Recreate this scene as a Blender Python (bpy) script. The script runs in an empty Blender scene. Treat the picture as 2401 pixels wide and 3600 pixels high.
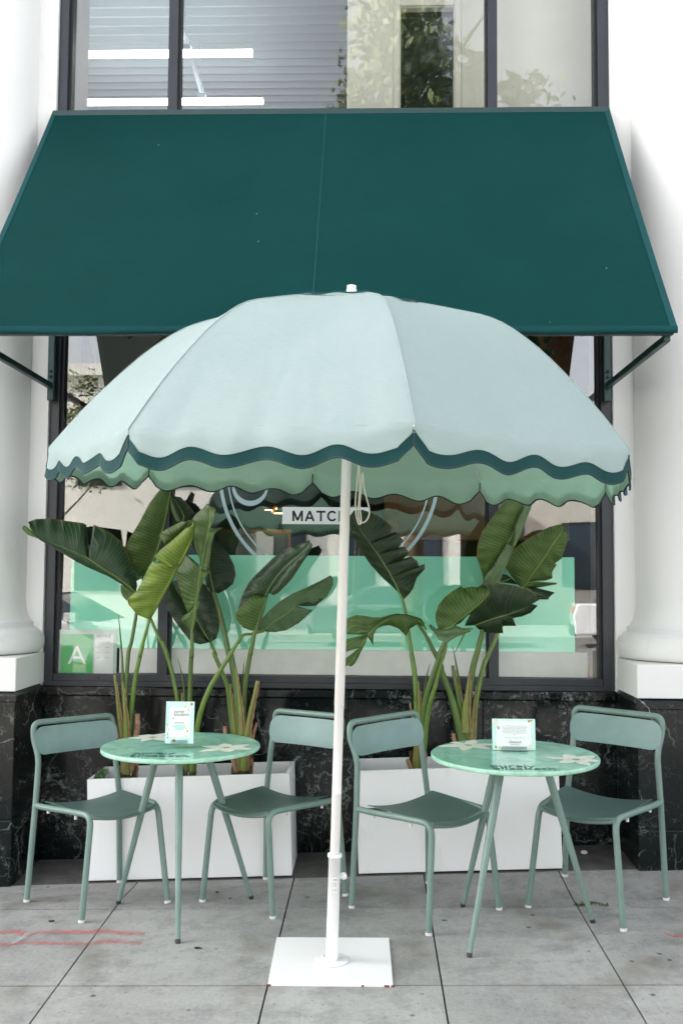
import bpy, math, random
from mathutils import Vector, Matrix, noise
R = math.radians
sc = bpy.context.scene
col = sc.collection
random.seed(7)

# ------------------------------------------------------------ camera
CAM_Z = 1.55; FPX = 3500.0; IW, IH = 2401.0, 3600.0
def cam_axes(yaw, pitch, roll):
    f = Vector((-math.sin(yaw)*math.cos(pitch), math.cos(yaw)*math.cos(pitch), math.sin(pitch)))
    r = Vector((math.cos(yaw), math.sin(yaw), 0)); u = r.cross(f)
    return (math.cos(roll)*r + math.sin(roll)*u, -math.sin(roll)*r + math.cos(roll)*u, f)
CR, CU, CF = cam_axes(R(1.7616), R(3.636), R(.417))
CP = Vector((0, 0, CAM_Z))
cd = bpy.data.cameras.new('camera'); cam = bpy.data.objects.new('camera', cd); col.objects.link(cam)
cd.sensor_fit = 'VERTICAL'; cd.sensor_height = 36; cd.lens = 36*FPX/IH; cd.clip_end = 500; cd.clip_start = .05
m = Matrix((CR, CU, -CF)).transposed().to_4x4(); m.translation = CP; cam.matrix_world = m
sc.camera = cam
# ------------------------------------------------------------ light
SUN_DIR = Vector((-.80, .25, .55)).normalized()
w = bpy.data.worlds.new('World'); sc.world = w; w.use_nodes = True
nt = w.node_tree; nt.nodes.clear()
wo = nt.nodes.new('ShaderNodeOutputWorld'); bg = nt.nodes.new('ShaderNodeBackground'); sk = nt.nodes.new('ShaderNodeTexSky')
sk.sky_type = 'NISHITA'; sk.sun_disc = False
sk.sun_elevation = math.asin(SUN_DIR.z); sk.sun_rotation = math.atan2(SUN_DIR.x, SUN_DIR.y)
sk.air_density = 1.0; sk.dust_density = 3.0; sk.ozone_density = 1.0
bg.inputs[1].default_value = .15
hs = nt.nodes.new('ShaderNodeHueSaturation'); hs.inputs['Saturation'].default_value = .25   # thin high cloud
nt.links.new(sk.outputs[0], hs.inputs['Color']); nt.links.new(hs.outputs[0], bg.inputs[0]); nt.links.new(bg.outputs[0], wo.inputs[0])
sd = bpy.data.lights.new('sun', 'SUN'); sd.energy = 4.0; sd.angle = R(.5); sd.color = (1, .95, .88)
so = bpy.data.objects.new('sun', sd); col.objects.link(so); so.rotation_euler = SUN_DIR.to_track_quat('Z', 'Y').to_euler()
vs = sc.view_settings; vs.view_transform = 'Standard'; vs.look = 'None'; vs.gamma = 1; vs.use_curve_mapping = False; vs.exposure = 2.25

# ------------------------------------------------------------ helpers
def ray(px, py): return CF + CR*((px-IW/2)/FPX) - CU*((py-IH/2)/FPX)
def at(px, py, Y): d = ray(px, py); return CP + d*(Y/d.y)
def atz(px, py, Z): d = ray(px, py); return CP + d*((Z-CAM_Z)/d.z)
K = 2401/1568.0
def atD(x, y, Y): return at(x*K, y*K, Y)
def gb(y):
    t = min(1, max(0, (y-4.65)/.4)); return .021 + .021*t*t*(3-2*t)
def gz(x, y): return -.010 + gb(y)*max(-4, min(4, x)) + .0153*max(-1.0, y)
UPG = Vector((-.025, -.0153, 1)).normalized()

def tag(o, label=None, cat=None, group=None, kind=None):
    if label: o['label'] = label
    if cat: o['category'] = cat
    if group: o['group'] = group
    if kind: o['kind'] = kind
    return o
def empty(name, loc, label, cat, group=None):
    o = bpy.data.objects.new(name, None); col.objects.link(o); o.location = loc; o.empty_display_size = .1
    return tag(o, label, cat, group)
class MB:
    def __init__(s): s.v = []; s.f = []; s.mi = []; s.uv = {}; s.sm = []
    def add(s, vs_, fs, mi=0, sm=False, uv=None):
        b = len(s.v); s.v += [Vector(p) for p in vs_]
        for i, f in enumerate(fs):
            s.f.append([b+k for k in f]); s.mi.append(mi); s.sm.append(sm)
        if uv:
            for i, t in enumerate(uv): s.uv[b+i] = t
        return s
    def box(s, a, b, mi=0, T=None, bev=0):
        x0, y0, z0 = a; x1, y1, z1 = b
        if bev:
            p = []; f = []
            e = bev
            # 24-vert chamfered box
            idx = {}
            def V(x, y, z): p.append(Vector((x, y, z))); return len(p)-1
            X = (x0, x1); Y = (y0, y1); Z = (z0, z1)
            def c(i, j, k, ax):
                key = (i, j, k, ax)
                if key not in idx:
                    q = [X[i], Y[j], Z[k]]; sg = [1-2*i, 1-2*j, 1-2*k]
                    for n_ in range(3):
                        if n_ != ax: q[n_] += sg[n_]*e
                    idx[key] = V(*q)
                return idx[key]
            for ax in range(3):
                for d in (0, 1):
                    o1, o2 = [q for q in range(3) if q != ax]
                    L = []
                    for a_, b_ in ((0, 0), (1, 0), (1, 1), (0, 1)):
                        q = [0, 0, 0]; q[ax] = d; q[o1] = a_; q[o2] = b_; L.append(c(*q, ax))
                    f.append(L)
            for ax in range(3):
                o1, o2 = [q for q in range(3) if q != ax]
                for a_ in (0, 1):
                    for b_ in (0, 1):
                        q0 = [0, 0, 0]; q1 = [0, 0, 0]; q0[o1] = q1[o1] = a_; q0[o2] = q1[o2] = b_; q1[ax] = 1
                        f.append([c(*q0, o1), c(*q1, o1), c(*q1, o2), c(*q0, o2)])
            for i in (0, 1):
                for j in (0, 1):
                    for k in (0, 1): f.append([c(i, j, k, 0), c(i, j, k, 1), c(i, j, k, 2)])
        else:
            p = [Vector(q) for q in ((x0,y0,z0),(x1,y0,z0),(x1,y1,z0),(x0,y1,z0),(x0,y0,z1),(x1,y0,z1),(x1,y1,z1),(x0,y1,z1))]
            f = [(0,3,2,1),(4,5,6,7),(0,1,5,4),(1,2,6,5),(2,3,7,6),(3,0,4,7)]
        if T is not None: p = [T @ q for q in p]
        return s.add(p, f, mi)
    def tube(s, path, rad, seg=12, mi=0, cap=True, flat=None):
        P = [Vector(p) for p in path]; n = len(P)
        if not isinstance(rad, (list, tuple)): rad = [rad]*n
        vs_ = []; fs = []; prev = None
        for i in range(n):
            t = (P[min(i+1, n-1)] - P[max(i-1, 0)]).normalized()
            if prev is None:
                a = Vector((0, 0, 1)) if abs(t.z) < .9 else Vector((1, 0, 0))
                u = t.cross(a).normalized()
            else: u = (prev - t*prev.dot(t)).normalized()
            prev = u; v = t.cross(u)
            for k in range(seg):
                an = 2*math.pi*k/seg
                vs_.append(P[i] + (u*math.cos(an) + v*math.sin(an))*rad[i])
        for i in range(n-1):
            for k in range(seg):
                k2 = (k+1) % seg; fs.append((i*seg+k, i*seg+k2, (i+1)*seg+k2, (i+1)*seg+k))
        s.add(vs_, fs, mi, True)
        if cap:
            s.add(vs_[:seg], [list(range(seg))[::-1]], mi); s.add(vs_[-seg:], [list(range(seg))], mi)
        return s
    def lathe(s, prof, c=(0, 0, 0), seg=40, mi=0, T=None, sm=True):
        vs_ = []; fs = []; n = len(prof); c = Vector(c)
        for r_, z in prof:
            for k in range(seg):
                a = 2*math.pi*k/seg; p = Vector((r_*math.cos(a), r_*math.sin(a), z)) + c
                vs_.append(T @ p if T is not None else p)
        for i in range(n-1):
            for k in range(seg):
                k2 = (k+1) % seg; fs.append((i*seg+k, i*seg+k2, (i+1)*seg+k2, (i+1)*seg+k))
        return s.add(vs_, fs, mi, sm)
    def build(s, name, mats, parent=None, bev=0, auto=None):
        me = bpy.data.meshes.new(name); me.from_pydata([tuple(v) for v in s.v], [], s.f)
        if not isinstance(mats, (list, tuple)): mats = [mats]
        for m_ in mats: me.materials.append(m_)
        me.polygons.foreach_set('material_index', s.mi); me.polygons.foreach_set('use_smooth', s.sm)
        if s.uv:
            l = me.uv_layers.new(name='UVMap')
            for lp in me.loops: l.data[lp.index].uv = s.uv.get(lp.vertex_index, (0, 0))
        me.update()
        o = bpy.data.objects.new(name, me); col.objects.link(o)
        if parent is not None:
            bpy.context.view_layer.update() if False else None
            o.parent = parent; o.matrix_parent_inverse = MW(parent).inverted()
        if bev:
            b = o.modifiers.new('bevel', 'BEVEL'); b.width = bev; b.segments = 2; b.limit_method = 'ANGLE'
        return o
def MW(o):
    M = o.matrix_basis.copy()
    if o.parent: M = MW(o.parent) @ o.matrix_parent_inverse @ M
    return M

# ------------------------------------------------------------ materials
def mat(name, color=(.5, .5, .5), rough=.5, metal=0, spec=.5, noise_amt=0, nscale=8, bump=0, bscale=60, col2=None, trans=0, coat=0):
    m_ = bpy.data.materials.new(name); m_.use_nodes = True; t = m_.node_tree; b = t.nodes['Principled BSDF']
    b.inputs['Base Color'].default_value = (*color, 1); b.inputs['Roughness'].default_value = rough; b.inputs['Metallic'].default_value = metal
    b.inputs['Specular IOR Level'].default_value = spec; b.inputs['Coat Weight'].default_value = coat
    if noise_amt or bump or col2:
        tc = t.nodes.new('ShaderNodeTexCoord')
    if noise_amt or col2:
        n = t.nodes.new('ShaderNodeTexNoise'); n.inputs['Scale'].default_value = nscale; n.inputs['Detail'].default_value = 8; n.inputs['Roughness'].default_value = .6
        t.links.new(tc.outputs['Object'], n.inputs['Vector'])
        mx = t.nodes.new('ShaderNodeMix'); mx.data_type = 'RGBA'
        c2 = col2 or tuple(c*(1-noise_amt) for c in color)
        mx.inputs[6].default_value = (*color, 1); mx.inputs[7].default_value = (*c2, 1)
        rp = t.nodes.new('ShaderNodeMapRange'); rp.inputs[1].default_value = .38; rp.inputs[2].default_value = .68
        t.links.new(n.outputs[0], rp.inputs[0]); t.links.new(rp.outputs[0], mx.inputs[0]); t.links.new(mx.outputs[2], b.inputs['Base Color'])
    if bump:
        n2 = t.nodes.new('ShaderNodeTexNoise'); n2.inputs['Scale'].default_value = bscale; n2.inputs['Detail'].default_value = 4
        t.links.new(tc.outputs['Object'], n2.inputs['Vector'])
        bp = t.nodes.new('ShaderNodeBump'); bp.inputs['Strength'].default_value = bump; bp.inputs['Distance'].default_value = .01
        t.links.new(n2.outputs[0], bp.inputs['Height']); t.links.new(bp.outputs[0], b.inputs['Normal'])
    return m_
class G:
    """tiny node-graph helper"""
    def __init__(s, name):
        s.m = bpy.data.materials.new(name); s.m.use_nodes = True; s.t = s.m.node_tree; s.b = s.t.nodes['Principled BSDF']; s.out = s.t.nodes['Material Output']
    def n(s, typ, **kw):
        n_ = s.t.nodes.new('ShaderNode'+typ)
        for k, v in kw.items():
            if k.startswith('i'):
                key = k[1:]; key = int(key) if key.isdigit() else key.replace('_', ' ')
                n_.inputs[key].default_value = v
            else: setattr(n_, k, v)
        return n_
    def l(s, a, b): s.t.links.new(a, b)
    def math(s, op, a, b=None, clamp=False):
        n_ = s.t.nodes.new('ShaderNodeMath'); n_.operation = op; n_.use_clamp = clamp
        for i, q in enumerate((a, b)):
            if q is None: continue
            if isinstance(q, (int, float)): n_.inputs[i].default_value = q
            else: s.l(q, n_.inputs[i])
        return n_.outputs[0]
    def mix(s, fac, a, b, blend='MIX'):
        n_ = s.t.nodes.new('ShaderNodeMix'); n_.data_type = 'RGBA'; n_.blend_type = blend
        for i, q in ((0, fac), (6, a), (7, b)):
            if isinstance(q, (int, float)): n_.inputs[i].default_value = q
            elif isinstance(q, tuple): n_.inputs[i].default_value = (*q, 1) if len(q) == 3 else q
            else: s.l(q, n_.inputs[i])
        return n_.outputs[2]
    def ramp(s, x, lo, hi, a=0, b=1):
        n_ = s.n('MapRange', i1=lo, i2=hi, i3=a, i4=b); s.l(x, n_.inputs[0]); return n_.outputs[0]
    def noise(s, vec, scale, det=6, rough=.55, dist=0):
        n_ = s.n('TexNoise', iScale=scale, iDetail=det, iRoughness=rough, iDistortion=dist); s.l(vec, n_.inputs['Vector']); return n_
    def bump(s, h, strength, dist=.01):
        n_ = s.n('Bump', iStrength=strength, iDistance=dist); s.l(h, n_.inputs['Height']); s.l(n_.outputs[0], s.b.inputs['Normal'])
    def obj(s): return s.n('TexCoord').outputs['Object']

def M_marble():
    g = G('black_marble'); o = g.obj()
    wn = g.noise(o, 2.2, 5, .6); wv = g.n('VectorMath', operation='MULTIPLY_ADD'); g.l(wn.outputs['Color'], wv.inputs[0]); wv.inputs[1].default_value = (.55, .55, .55); g.l(o, wv.inputs[2])
    acc = None
    for sc_, wd, st in ((2.3, .010, .8), (5.5, .008, .5), (14, .007, .35)):
        v = g.n('TexVoronoi', feature='DISTANCE_TO_EDGE', iScale=sc_); g.l(wv.outputs[0], v.inputs['Vector'])
        e = g.ramp(v.outputs['Distance'], wd*1.6, 0, 0, 1)
        msk = g.ramp(g.noise(o, sc_*.9, 4, .7).outputs[0], .47, .66)
        e = g.math('MULTIPLY', g.math('MULTIPLY', e, msk), st)
        acc = e if acc is None else g.math('MAXIMUM', acc, e)
    cl = g.noise(wv.outputs[0], 9, 10, .75)
    patch = g.math('MULTIPLY', g.ramp(cl.outputs[0], .48, .60), g.ramp(g.noise(o, 2.3, 3).outputs[0], .50, .60))
    fv = g.ramp(g.noise(wv.outputs[0], 26, 8, .8).outputs[0], .50, .62); acc = g.math('MAXIMUM', acc, g.math('MULTIPLY', g.math('MULTIPLY', patch, fv), 1.1))
    brown = g.ramp(g.noise(o, 1.1, 3, .5).outputs[0], .52, .75)
    base = g.mix(brown, (.004, .007, .007), (.034, .026, .021))
    c = g.mix(acc, base, (.34, .40, .385)); g.l(c, g.b.inputs['Base Color'])
    rr = g.ramp(g.noise(o, 5, 5).outputs[0], .3, .8, .10, .26); g.l(rr, g.b.inputs['Roughness']); g.b.inputs['Specular IOR Level'].default_value = .35
    return g.m
def M_concrete():
    g = G('sidewalk_concrete'); o = g.obj()
    at_ = g.n('Attribute', attribute_name='tone')
    big = g.noise(o, 1.6, 6, .6).outputs[0]; mid = g.noise(o, 7, 8, .65).outputs[0]; fine = g.noise(o, 60, 6, .7).outputs[0]
    sv = g.n('VectorMath', operation='MULTIPLY'); g.l(o, sv.inputs[0]); sv.inputs[1].default_value = (260, 9, 1)
    br = g.noise(sv.outputs[0], 1, 3, .6).outputs[0]
    c = g.mix(g.ramp(big, .35, .7), (.38, .375, .355), (.24, .24, .23))
    c = g.mix(g.math('MULTIPLY', g.ramp(mid, .48, .68), .75), c, (.15, .155, .15))
    c = g.mix(g.math('MULTIPLY', g.ramp(g.noise(o, 19, 8, .7).outputs[0], .52, .70), .5), c, (.16, .16, .155))
    c = g.mix(g.math('MULTIPLY', g.ramp(fine, .35, .65), .35), c, (.47, .46, .43))
    c = g.mix(g.math('MULTIPLY', g.ramp(br, .35, .65), .22), c, (.19, .19, .19))
    # soft brown stains and small dark spots
    st = g.noise(o, 3.3, 4, .5).outputs[0]; c = g.mix(g.math('MULTIPLY', g.ramp(st, .57, .72), .65), c, (.17, .15, .12))
    v = g.n('TexVoronoi', iScale=7.0); g.l(o, v.inputs['Vector'])
    nz = g.noise(o, 40, 4).outputs[0]
    d = g.math('ADD', v.outputs['Distance'], g.math('MULTIPLY', nz, .06))
    sp = g.math('MULTIPLY', g.ramp(d, .125, .080), g.ramp(v.outputs['Color'], .40, .42))
    c = g.mix(g.math('MULTIPLY', sp, .8), c, (.05, .05, .048))
    v2 = g.n('TexVoronoi', iScale=31.0); g.l(o, v2.inputs['Vector'])
    sp2 = g.math('MULTIPLY', g.ramp(v2.outputs['Distance'], .16, .10), g.ramp(v2.outputs['Color'], .62, .66))
    c = g.mix(g.math('MULTIPLY', sp2, .5), c, (.08, .08, .075))
    c = g.mix(1.0, c, at_.outputs['Color'], 'MULTIPLY')
    g.l(c, g.b.inputs['Base Color']); g.b.inputs['Roughness'].default_value = .85; g.b.inputs['Specular IOR Level'].default_value = .3
    h = g.math('ADD', g.math('MULTIPLY', fine, .6), g.math('MULTIPLY', br, .6)); g.bump(h, .35, .004)
    return g.m
def M_fabric(name, c1, c2, wv=700, tr=.25, trc=None, rough=.85, wr=0.12, spec=.2):
    g = G(name); o = g.obj()
    n1 = g.noise(o, 3, 5, .55).outputs[0]
    s1 = g.n('VectorMath', operation='MULTIPLY'); g.l(o, s1.inputs[0]); s1.inputs[1].default_value = (40, 40, 420)
    th = g.noise(s1.outputs[0], 1, 3, .6).outputs[0]
    c = g.mix(g.ramp(n1, .35, .7), c1, c2); c = g.mix(g.math('MULTIPLY', g.ramp(th, .35, .65), .32), c, tuple(x*.72 for x in c1))
    if name == 'awning_canvas':
        v_ = g.n('TexVoronoi', iScale=7.5); g.l(o, v_.inputs['Vector'])
        k_ = g.math('MULTIPLY', g.ramp(g.math('ADD', v_.outputs['Distance'], g.math('MULTIPLY', g.noise(o, 90, 2).outputs[0], .02)), .050, .028), g.ramp(v_.outputs['Color'], .62, .64))
        c = g.mix(g.math('MULTIPLY', k_, .55), c, (.30, .40, .40))
        fade = g.noise(o, .9, 6, .6).outputs[0]; c = g.mix(g.math('MULTIPLY', g.ramp(fade, .45, .75), .12), c, (.012, .075, .078))
    g.l(c, g.b.inputs['Base Color']); g.b.inputs['Roughness'].default_value = rough; g.b.inputs['Specular IOR Level'].default_value = spec
    h = g.math('ADD', g.math('MULTIPLY', th, .25), g.math('MULTIPLY', g.noise(o, 5, 3).outputs[0], 2.0)); g.bump(h, wr, .02)
    if tr:
        t = g.n('BsdfTranslucent'); t.inputs[0].default_value = (*(trc or c1), 1)
        mx = g.n('MixShader', i0=tr); g.l(g.b.outputs[0], mx.inputs[1]); g.l(t.outputs[0], mx.inputs[2]); g.l(mx.outputs[0], g.out.inputs[0])
    return g.m
def M_glass(name, tint=(.93, .97, .95), boost=1.0):
    g = G(name); t = g.n('BsdfTransparent'); t.inputs[0].default_value = (*tint, 1)
    gl = g.n('BsdfGlossy', iRoughness=.0); gl.inputs[0].default_value = (1, 1, 1, 1)
    o = g.obj(); nz = g.noise(o, .9, 2, .4).outputs[0]; bp = g.n('Bump', iStrength=.5, iDistance=.004); g.l(nz, bp.inputs['Height']); g.l(bp.outputs[0], gl.inputs['Normal'])
    fr = g.n('Fresnel', iIOR=1.55); f = g.math('MULTIPLY', fr.outputs[0], boost, True)
    mx = g.n('MixShader'); g.l(f, mx.inputs[0]); g.l(t.outputs[0], mx.inputs[1]); g.l(gl.outputs[0], mx.inputs[2]); g.l(mx.outputs[0], g.out.inputs[0])
    return g.m
def M_leaf(name, top, dark, vein, edge=(.17, .10, .03), rough=.38):
    g = G(name); uv = g.n('TexCoord').outputs['UV']; o = g.obj()
    sp = g.n('SeparateXYZ'); g.l(uv, sp.inputs[0]); u, v = sp.outputs[0], sp.outputs[1]
    au = g.math('ABSOLUTE', u)
    ph = g.math('ADD', g.math('MULTIPLY', v, 1.0), g.math('MULTIPLY', au, -.035))
    def comb(freq, lo):
        s_ = g.math('SINE', g.math('MULTIPLY', ph, freq)); return g.ramp(s_, lo, 1)
    a_ = comb(430, .55); b_ = comb(1150, .1)
    nn = g.noise(o, 14, 5).outputs[0]
    c = g.mix(g.ramp(nn, .35, .7), top, dark)
    c = g.mix(g.math('MULTIPLY', a_, .5), c, vein); c = g.mix(g.math('MULTIPLY', b_, .16), c, dark)
    mid = g.ramp(au, .035, .015); c = g.mix(g.math('MULTIPLY', mid, .85), c, tuple(min(1, x*1.6) for x in vein))
    ed = g.math('MULTIPLY', g.ramp(g.math('ADD', au, g.math('MULTIPLY', g.noise(o, 70, 3).outputs[0], .05)), .955, 1.0), g.ramp(g.noise(o, 9, 3).outputs[0], .38, .52)); c = g.mix(g.math('MULTIPLY', ed, .55), c, edge)
    bl = g.noise(o, 60, 3).outputs[0]; c = g.mix(g.math('MULTIPLY', g.ramp(bl, .70, .76), .7), c, edge)
    g.l(c, g.b.inputs['Base Color']); g.b.inputs['Roughness'].default_value = rough; g.b.inputs['Specular IOR Level'].default_value = .5
    g.bump(g.math('ADD', g.math('MULTIPLY', a_, -1.0), g.math('MULTIPLY', nn, .5)), .35, .004)
    t = g.n('BsdfTranslucent'); g.l(c, t.inputs[0]); mx = g.n('MixShader', i0=.32); g.l(g.b.outputs[0], mx.inputs[1]); g.l(t.outputs[0], mx.inputs[2]); g.l(mx.outputs[0], g.out.inputs[0])
    return g.m
def M_emit(name, c, s):
    g = G(name); e = g.n('Emission', iStrength=s); e.inputs[0].default_value = (*c, 1); g.l(e.outputs[0], g.out.inputs[0]); return g.m
def M_table(name):
    g = G(name); o = g.obj(); n1 = g.noise(o, 5, 6, .6, .6).outputs[0]
    c = g.mix(g.ramp(n1, .35, .65), (.20, .48, .36), (.36, .66, .54)); c = g.mix(g.ramp(g.noise(o, 11, 6, .6, 1).outputs[0], .5, .75), c, (.14, .40, .26))
    g.l(c, g.b.inputs['Base Color']); g.b.inputs['Roughness'].default_value = .22; g.b.inputs['Coat Weight'].default_value = .3; g.b.inputs['Coat Roughness'].default_value = .12
    return g.m
def M_paint_metal(name, c, chip=.6):
    g = G(name); o = g.obj(); n1 = g.noise(o, 9, 5, .6).outputs[0]; n2 = g.noise(o, 55, 5, .7).outputs[0]
    cc = g.mix(g.ramp(n1, .35, .7), c, tuple(x*.85 for x in c)); cc = g.mix(g.math('MULTIPLY', g.ramp(n2, .665, .71), chip), cc, (.05, .045, .04))
    g.l(cc, g.b.inputs['Base Color']); g.b.inputs['Roughness'].default_value = .38; g.b.inputs['Specular IOR Level'].default_value = .45
    g.bump(g.noise(o, 300, 2).outputs[0], .04, .002)
    return g.m
def M_white(name, c=(.74, .735, .72), dirt=(.45, .43, .40), lo=.60, hi=.85, rough=.6, bmp=.08, amt=.55):
    g = G(name); o = g.obj(); s1 = g.n('VectorMath', operation='MULTIPLY'); g.l(o, s1.inputs[0]); s1.inputs[1].default_value = (3.5, 3.5, .9)
    n1 = g.noise(s1.outputs[0], 1.6, 8, .68).outputs[0]; n2 = g.noise(o, 38, 5, .7).outputs[0]
    cc = g.mix(g.math('MULTIPLY', g.ramp(n1, lo, hi), amt), c, dirt); cc = g.mix(g.math('MULTIPLY', g.ramp(n2, .70, .76), .4), cc, dirt)
    g.l(cc, g.b.inputs['Base Color']); g.b.inputs['Roughness'].default_value = rough
    g.bump(g.math('ADD', g.noise(o, 4, 4).outputs[0], g.math('MULTIPLY', g.noise(o, 90, 3).outputs[0], .2)), bmp, .01)
    return g.m

mMarble = M_marble(); mConc = M_concrete()
mWhite = M_white('white_stucco'); mPlanter = M_white('white_planter_paint', (.86, .86, .86), (.42, .41, .39), .56, .8, .45, .05, .45)
mPoleW = M_white('white_enamel', (.80, .79, .78), (.35, .30, .26), .66, .8, .35, .02, .35)
mFrame = mat('slate_aluminium', (.024, .028, .036), .38, .0, .5, .25, 6)
mFrame2 = mat('slate_frame_deep', (.010, .012, .016), .45)
mAwn = M_fabric('awning_canvas', (.0016, .038, .036), (.0013, .034, .032), 500, 0, None, .85, .22, .08)
mAwnT = M_fabric('awning_trim', (.006, .060, .064), (.005, .05, .055), 500, 0)
mUmb = M_fabric('umbrella_canvas', (.445, .505, .52), (.415, .480, .50), 600, .40, (.58, .74, .68), .85, .45)
mUmbIn = M_fabric('umbrella_lining', (.58, .78, .63), (.53, .73, .59), 600, .62, (.72, .92, .78), .9, .12)
mTrim = M_fabric('umbrella_ribbon', (.004, .045, .045), (.003, .034, .036), 400, 0, None, .7, .05)
mBind = mat('dark_binding', (.006, .030, .032), .7)
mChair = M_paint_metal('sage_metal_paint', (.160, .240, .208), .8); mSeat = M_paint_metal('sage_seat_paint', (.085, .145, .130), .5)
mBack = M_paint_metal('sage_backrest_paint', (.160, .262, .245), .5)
mFoot = mat('white_plastic_foot', (.62, .62, .60), .5); mBlackP = mat('black_plastic', (.02, .02, .02), .5)
mGlass = M_glass('window_glass', (.98, .99, .985), 2.3); mGlassUp = M_glass('upper_glass', (.98, .99, .99), 1.1)
mTable = M_table('watercolour_tabletop'); mTabRim = mat('tabletop_rim', (.38, .66, .50), .35, 0, .5, .35, 20)
mPetal = mat('petal_white', (.80, .80, .74), .35, 0, .5, .12, 25, col2=(.62, .66, .52)); mPetC = mat('petal_centre', (.42, .36, .10), .4, 0, .5, .5, 120)
mInk = mat('dark_green_ink', (.02, .07, .07), .4); mInkB = mat('navy_ink', (.02, .03, .06), .5); mInkG = mat('grey_ink', (.25, .27, .28), .6)
mStem = mat('leaf_stalk', (.13, .21, .035), .4, 0, .5, .3, 18, .1, 80, col2=(.085, .15, .03)); mStemD = mat('leaf_stalk_dark', (.075, .14, .035), .4, 0, .5, .3, 12, .1, 80, col2=(.10, .13, .03))
mSheath = mat('sheath', (.17, .22, .045), .5, 0, .4, .4, 9, .3, 70, col2=(.20, .13, .055)); mHusk = mat('dry_husk', (.36, .22, .14), .8, 0, .3, .4, 30, .5, 70, col2=(.20, .10, .06))
mTrunk = mat('strelitzia_trunk', (.10, .085, .04), .75, 0, .3, .4, 16, .6, 50, col2=(.07, .035, .02))
mSoil = mat('dark_soil', (.03, .022, .016), .95, 0, .2, .4, 40, .8, 60)
LF = {'bright': M_leaf('leaf_bright', (.22, .32, .040), (.14, .22, .028), (.40, .48, .09)),
      'mid': M_leaf('leaf_mid', (.085, .158, .030), (.050, .102, .021), (.20, .28, .07)),
      'dark': M_leaf('leaf_shaded', (.022, .050, .015), (.013, .032, .011), (.05, .085, .03)),  # shading of turned-away leaves put into a darker green
      'grey': M_leaf('leaf_underside', (.14, .23, .11), (.09, .16, .08), (.24, .34, .16)),
      'blue': M_leaf('leaf_glossy', (.028, .070, .024), (.018, .048, .018), (.08, .14, .05), rough=.30)}
LFE = mat('leaf_margin', (.36, .36, .16), .6)

# ------------------------------------------------------------ ground
def slab_grid():
    xs = [-1.155-.79*k for k in range(5, 0, -1)] + [-1.155, -.375, .265, .925] + [.925+.72*k for k in range(1, 6)]
    ys = [-1.0, -.29, .52, 1.33, 2.14, 2.95, 3.76, 4.572, 5.03]
    mb = MB(); tones = []
    g_ = .0035; dp = .010
    for i in range(len(xs)-1):
        for j in range(len(ys)-1):
            x0, x1, y0, y1 = xs[i]+g_, xs[i+1]-g_, ys[j]+.005, ys[j+1]-.005
            tn = 1 + random.uniform(-.10, .06)
            if j == len(ys)-2: tn *= .86
            nx, ny = 2, 4
            P = []; F = []
            for a in range(nx+1):
                for b in range(ny+1):
                    x = x0+(x1-x0)*a/nx; y = y0+(y1-y0)*b/ny; P.append((x, y, gz(x, y)))
            for a in range(nx):
                for b in range(ny):
                    q = a*(ny+1)+b; F.append((q, q+ny+1, q+ny+2, q+1))
            # skirt
            ring = [a*(ny+1) for a in range(nx+1)] + [nx*(ny+1)+b for b in range(1, ny+1)] + [a*(ny+1)+ny for a in range(nx-1, -1, -1)] + [b for b in range(ny-1, 0, -1)]
            base = len(P)
            for r_ in ring: p = P[r_]; P.append((p[0], p[1], p[2]-dp-.004))
            for k in range(len(ring)):
                k2 = (k+1) % len(ring); F.append((ring[k2], ring[k], base+k, base+k2))
            n0 = len(mb.f); mb.add(P, F); tones += [tn]*(len(mb.f)-n0)
    o = mb.build('sidewalk', mConc); tag(o, kind='structure')
    a = o.data.attributes.new('tone', 'FLOAT_COLOR', 'FACE')
    for i, t in enumerate(tones): a.data[i].color = (t, t, t, 1)
slab_grid()
mJoint = mat('joint_dirt', (.055, .055, .05), .95, 0, .2, .4, 30)
mb = MB(); n = 24; P = []; F = []
for i in range(n+1):
    for j in range(61):
        x = -5.4+10.6*i/n; y = -1.0+6.0*j/60; P.append((x, y, gz(x, y)-.012))
for i in range(n):
    for j in range(60): q = i*61+j; F.append((q, q+61, q+62, q+1))
mb.add(P, F); tag(mb.build('sidewalk_bed', mJoint), kind='structure')
# darker stone strip along the building
mStrip = mat('dark_paving', (.085, .08, .075), .8, 0, .3, .5, 9, .3, 60, col2=(.14, .135, .125))
mb = MB(); xs = [-5.4+10.6*i/36 for i in range(37)]
P = []; F = []
for x in xs:
    P += [(x, 5.034, gz(x, 5.034)-.003), (x, 5.46, gz(x, 5.46)+.004)]
for i in range(36): F.append((2*i, 2*i+2, 2*i+3, 2*i+1))
mb.add(P, F); tag(mb.build('paving_strip', mStrip), kind='structure')
# kerb, road and everything beyond, one big sheet
mRoad = mat('road_bounce_grey', (.24, .235, .225), .9, 0, .3, .3, 3, .4, 80, col2=(.18, .18, .175))  # asphalt coloured paler than real, added bounce light for the cafe front
mb = MB(); mb.add([(-150, -150, -.16), (150, -150, -.16), (150, 60, -.16), (-150, 60, -.16)], [(0, 1, 2, 3)])
tag(mb.build('road', mRoad), kind='structure')
mKerb = mat('kerb_concrete', (.38, .38, .36), .85, 0, .3, .25, 5)
mb = MB(); mb.box((-5.4, -1.15, -.16), (5.2, -1.004, -.03)); tag(mb.build('kerb', mKerb), kind='structure')
mb = MB(); mb.box((-60, -22, -.16), (60, -15.5, -.03)); tag(mb.build('far_pavement', mKerb), kind='structure')
mYel = mat('yellow_road_paint', (.75, .42, .05), .7, 0, .3, .3, 20); mLW = mat('white_road_paint', (.75, .75, .72), .7, 0, .3, .3, 20)
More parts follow.
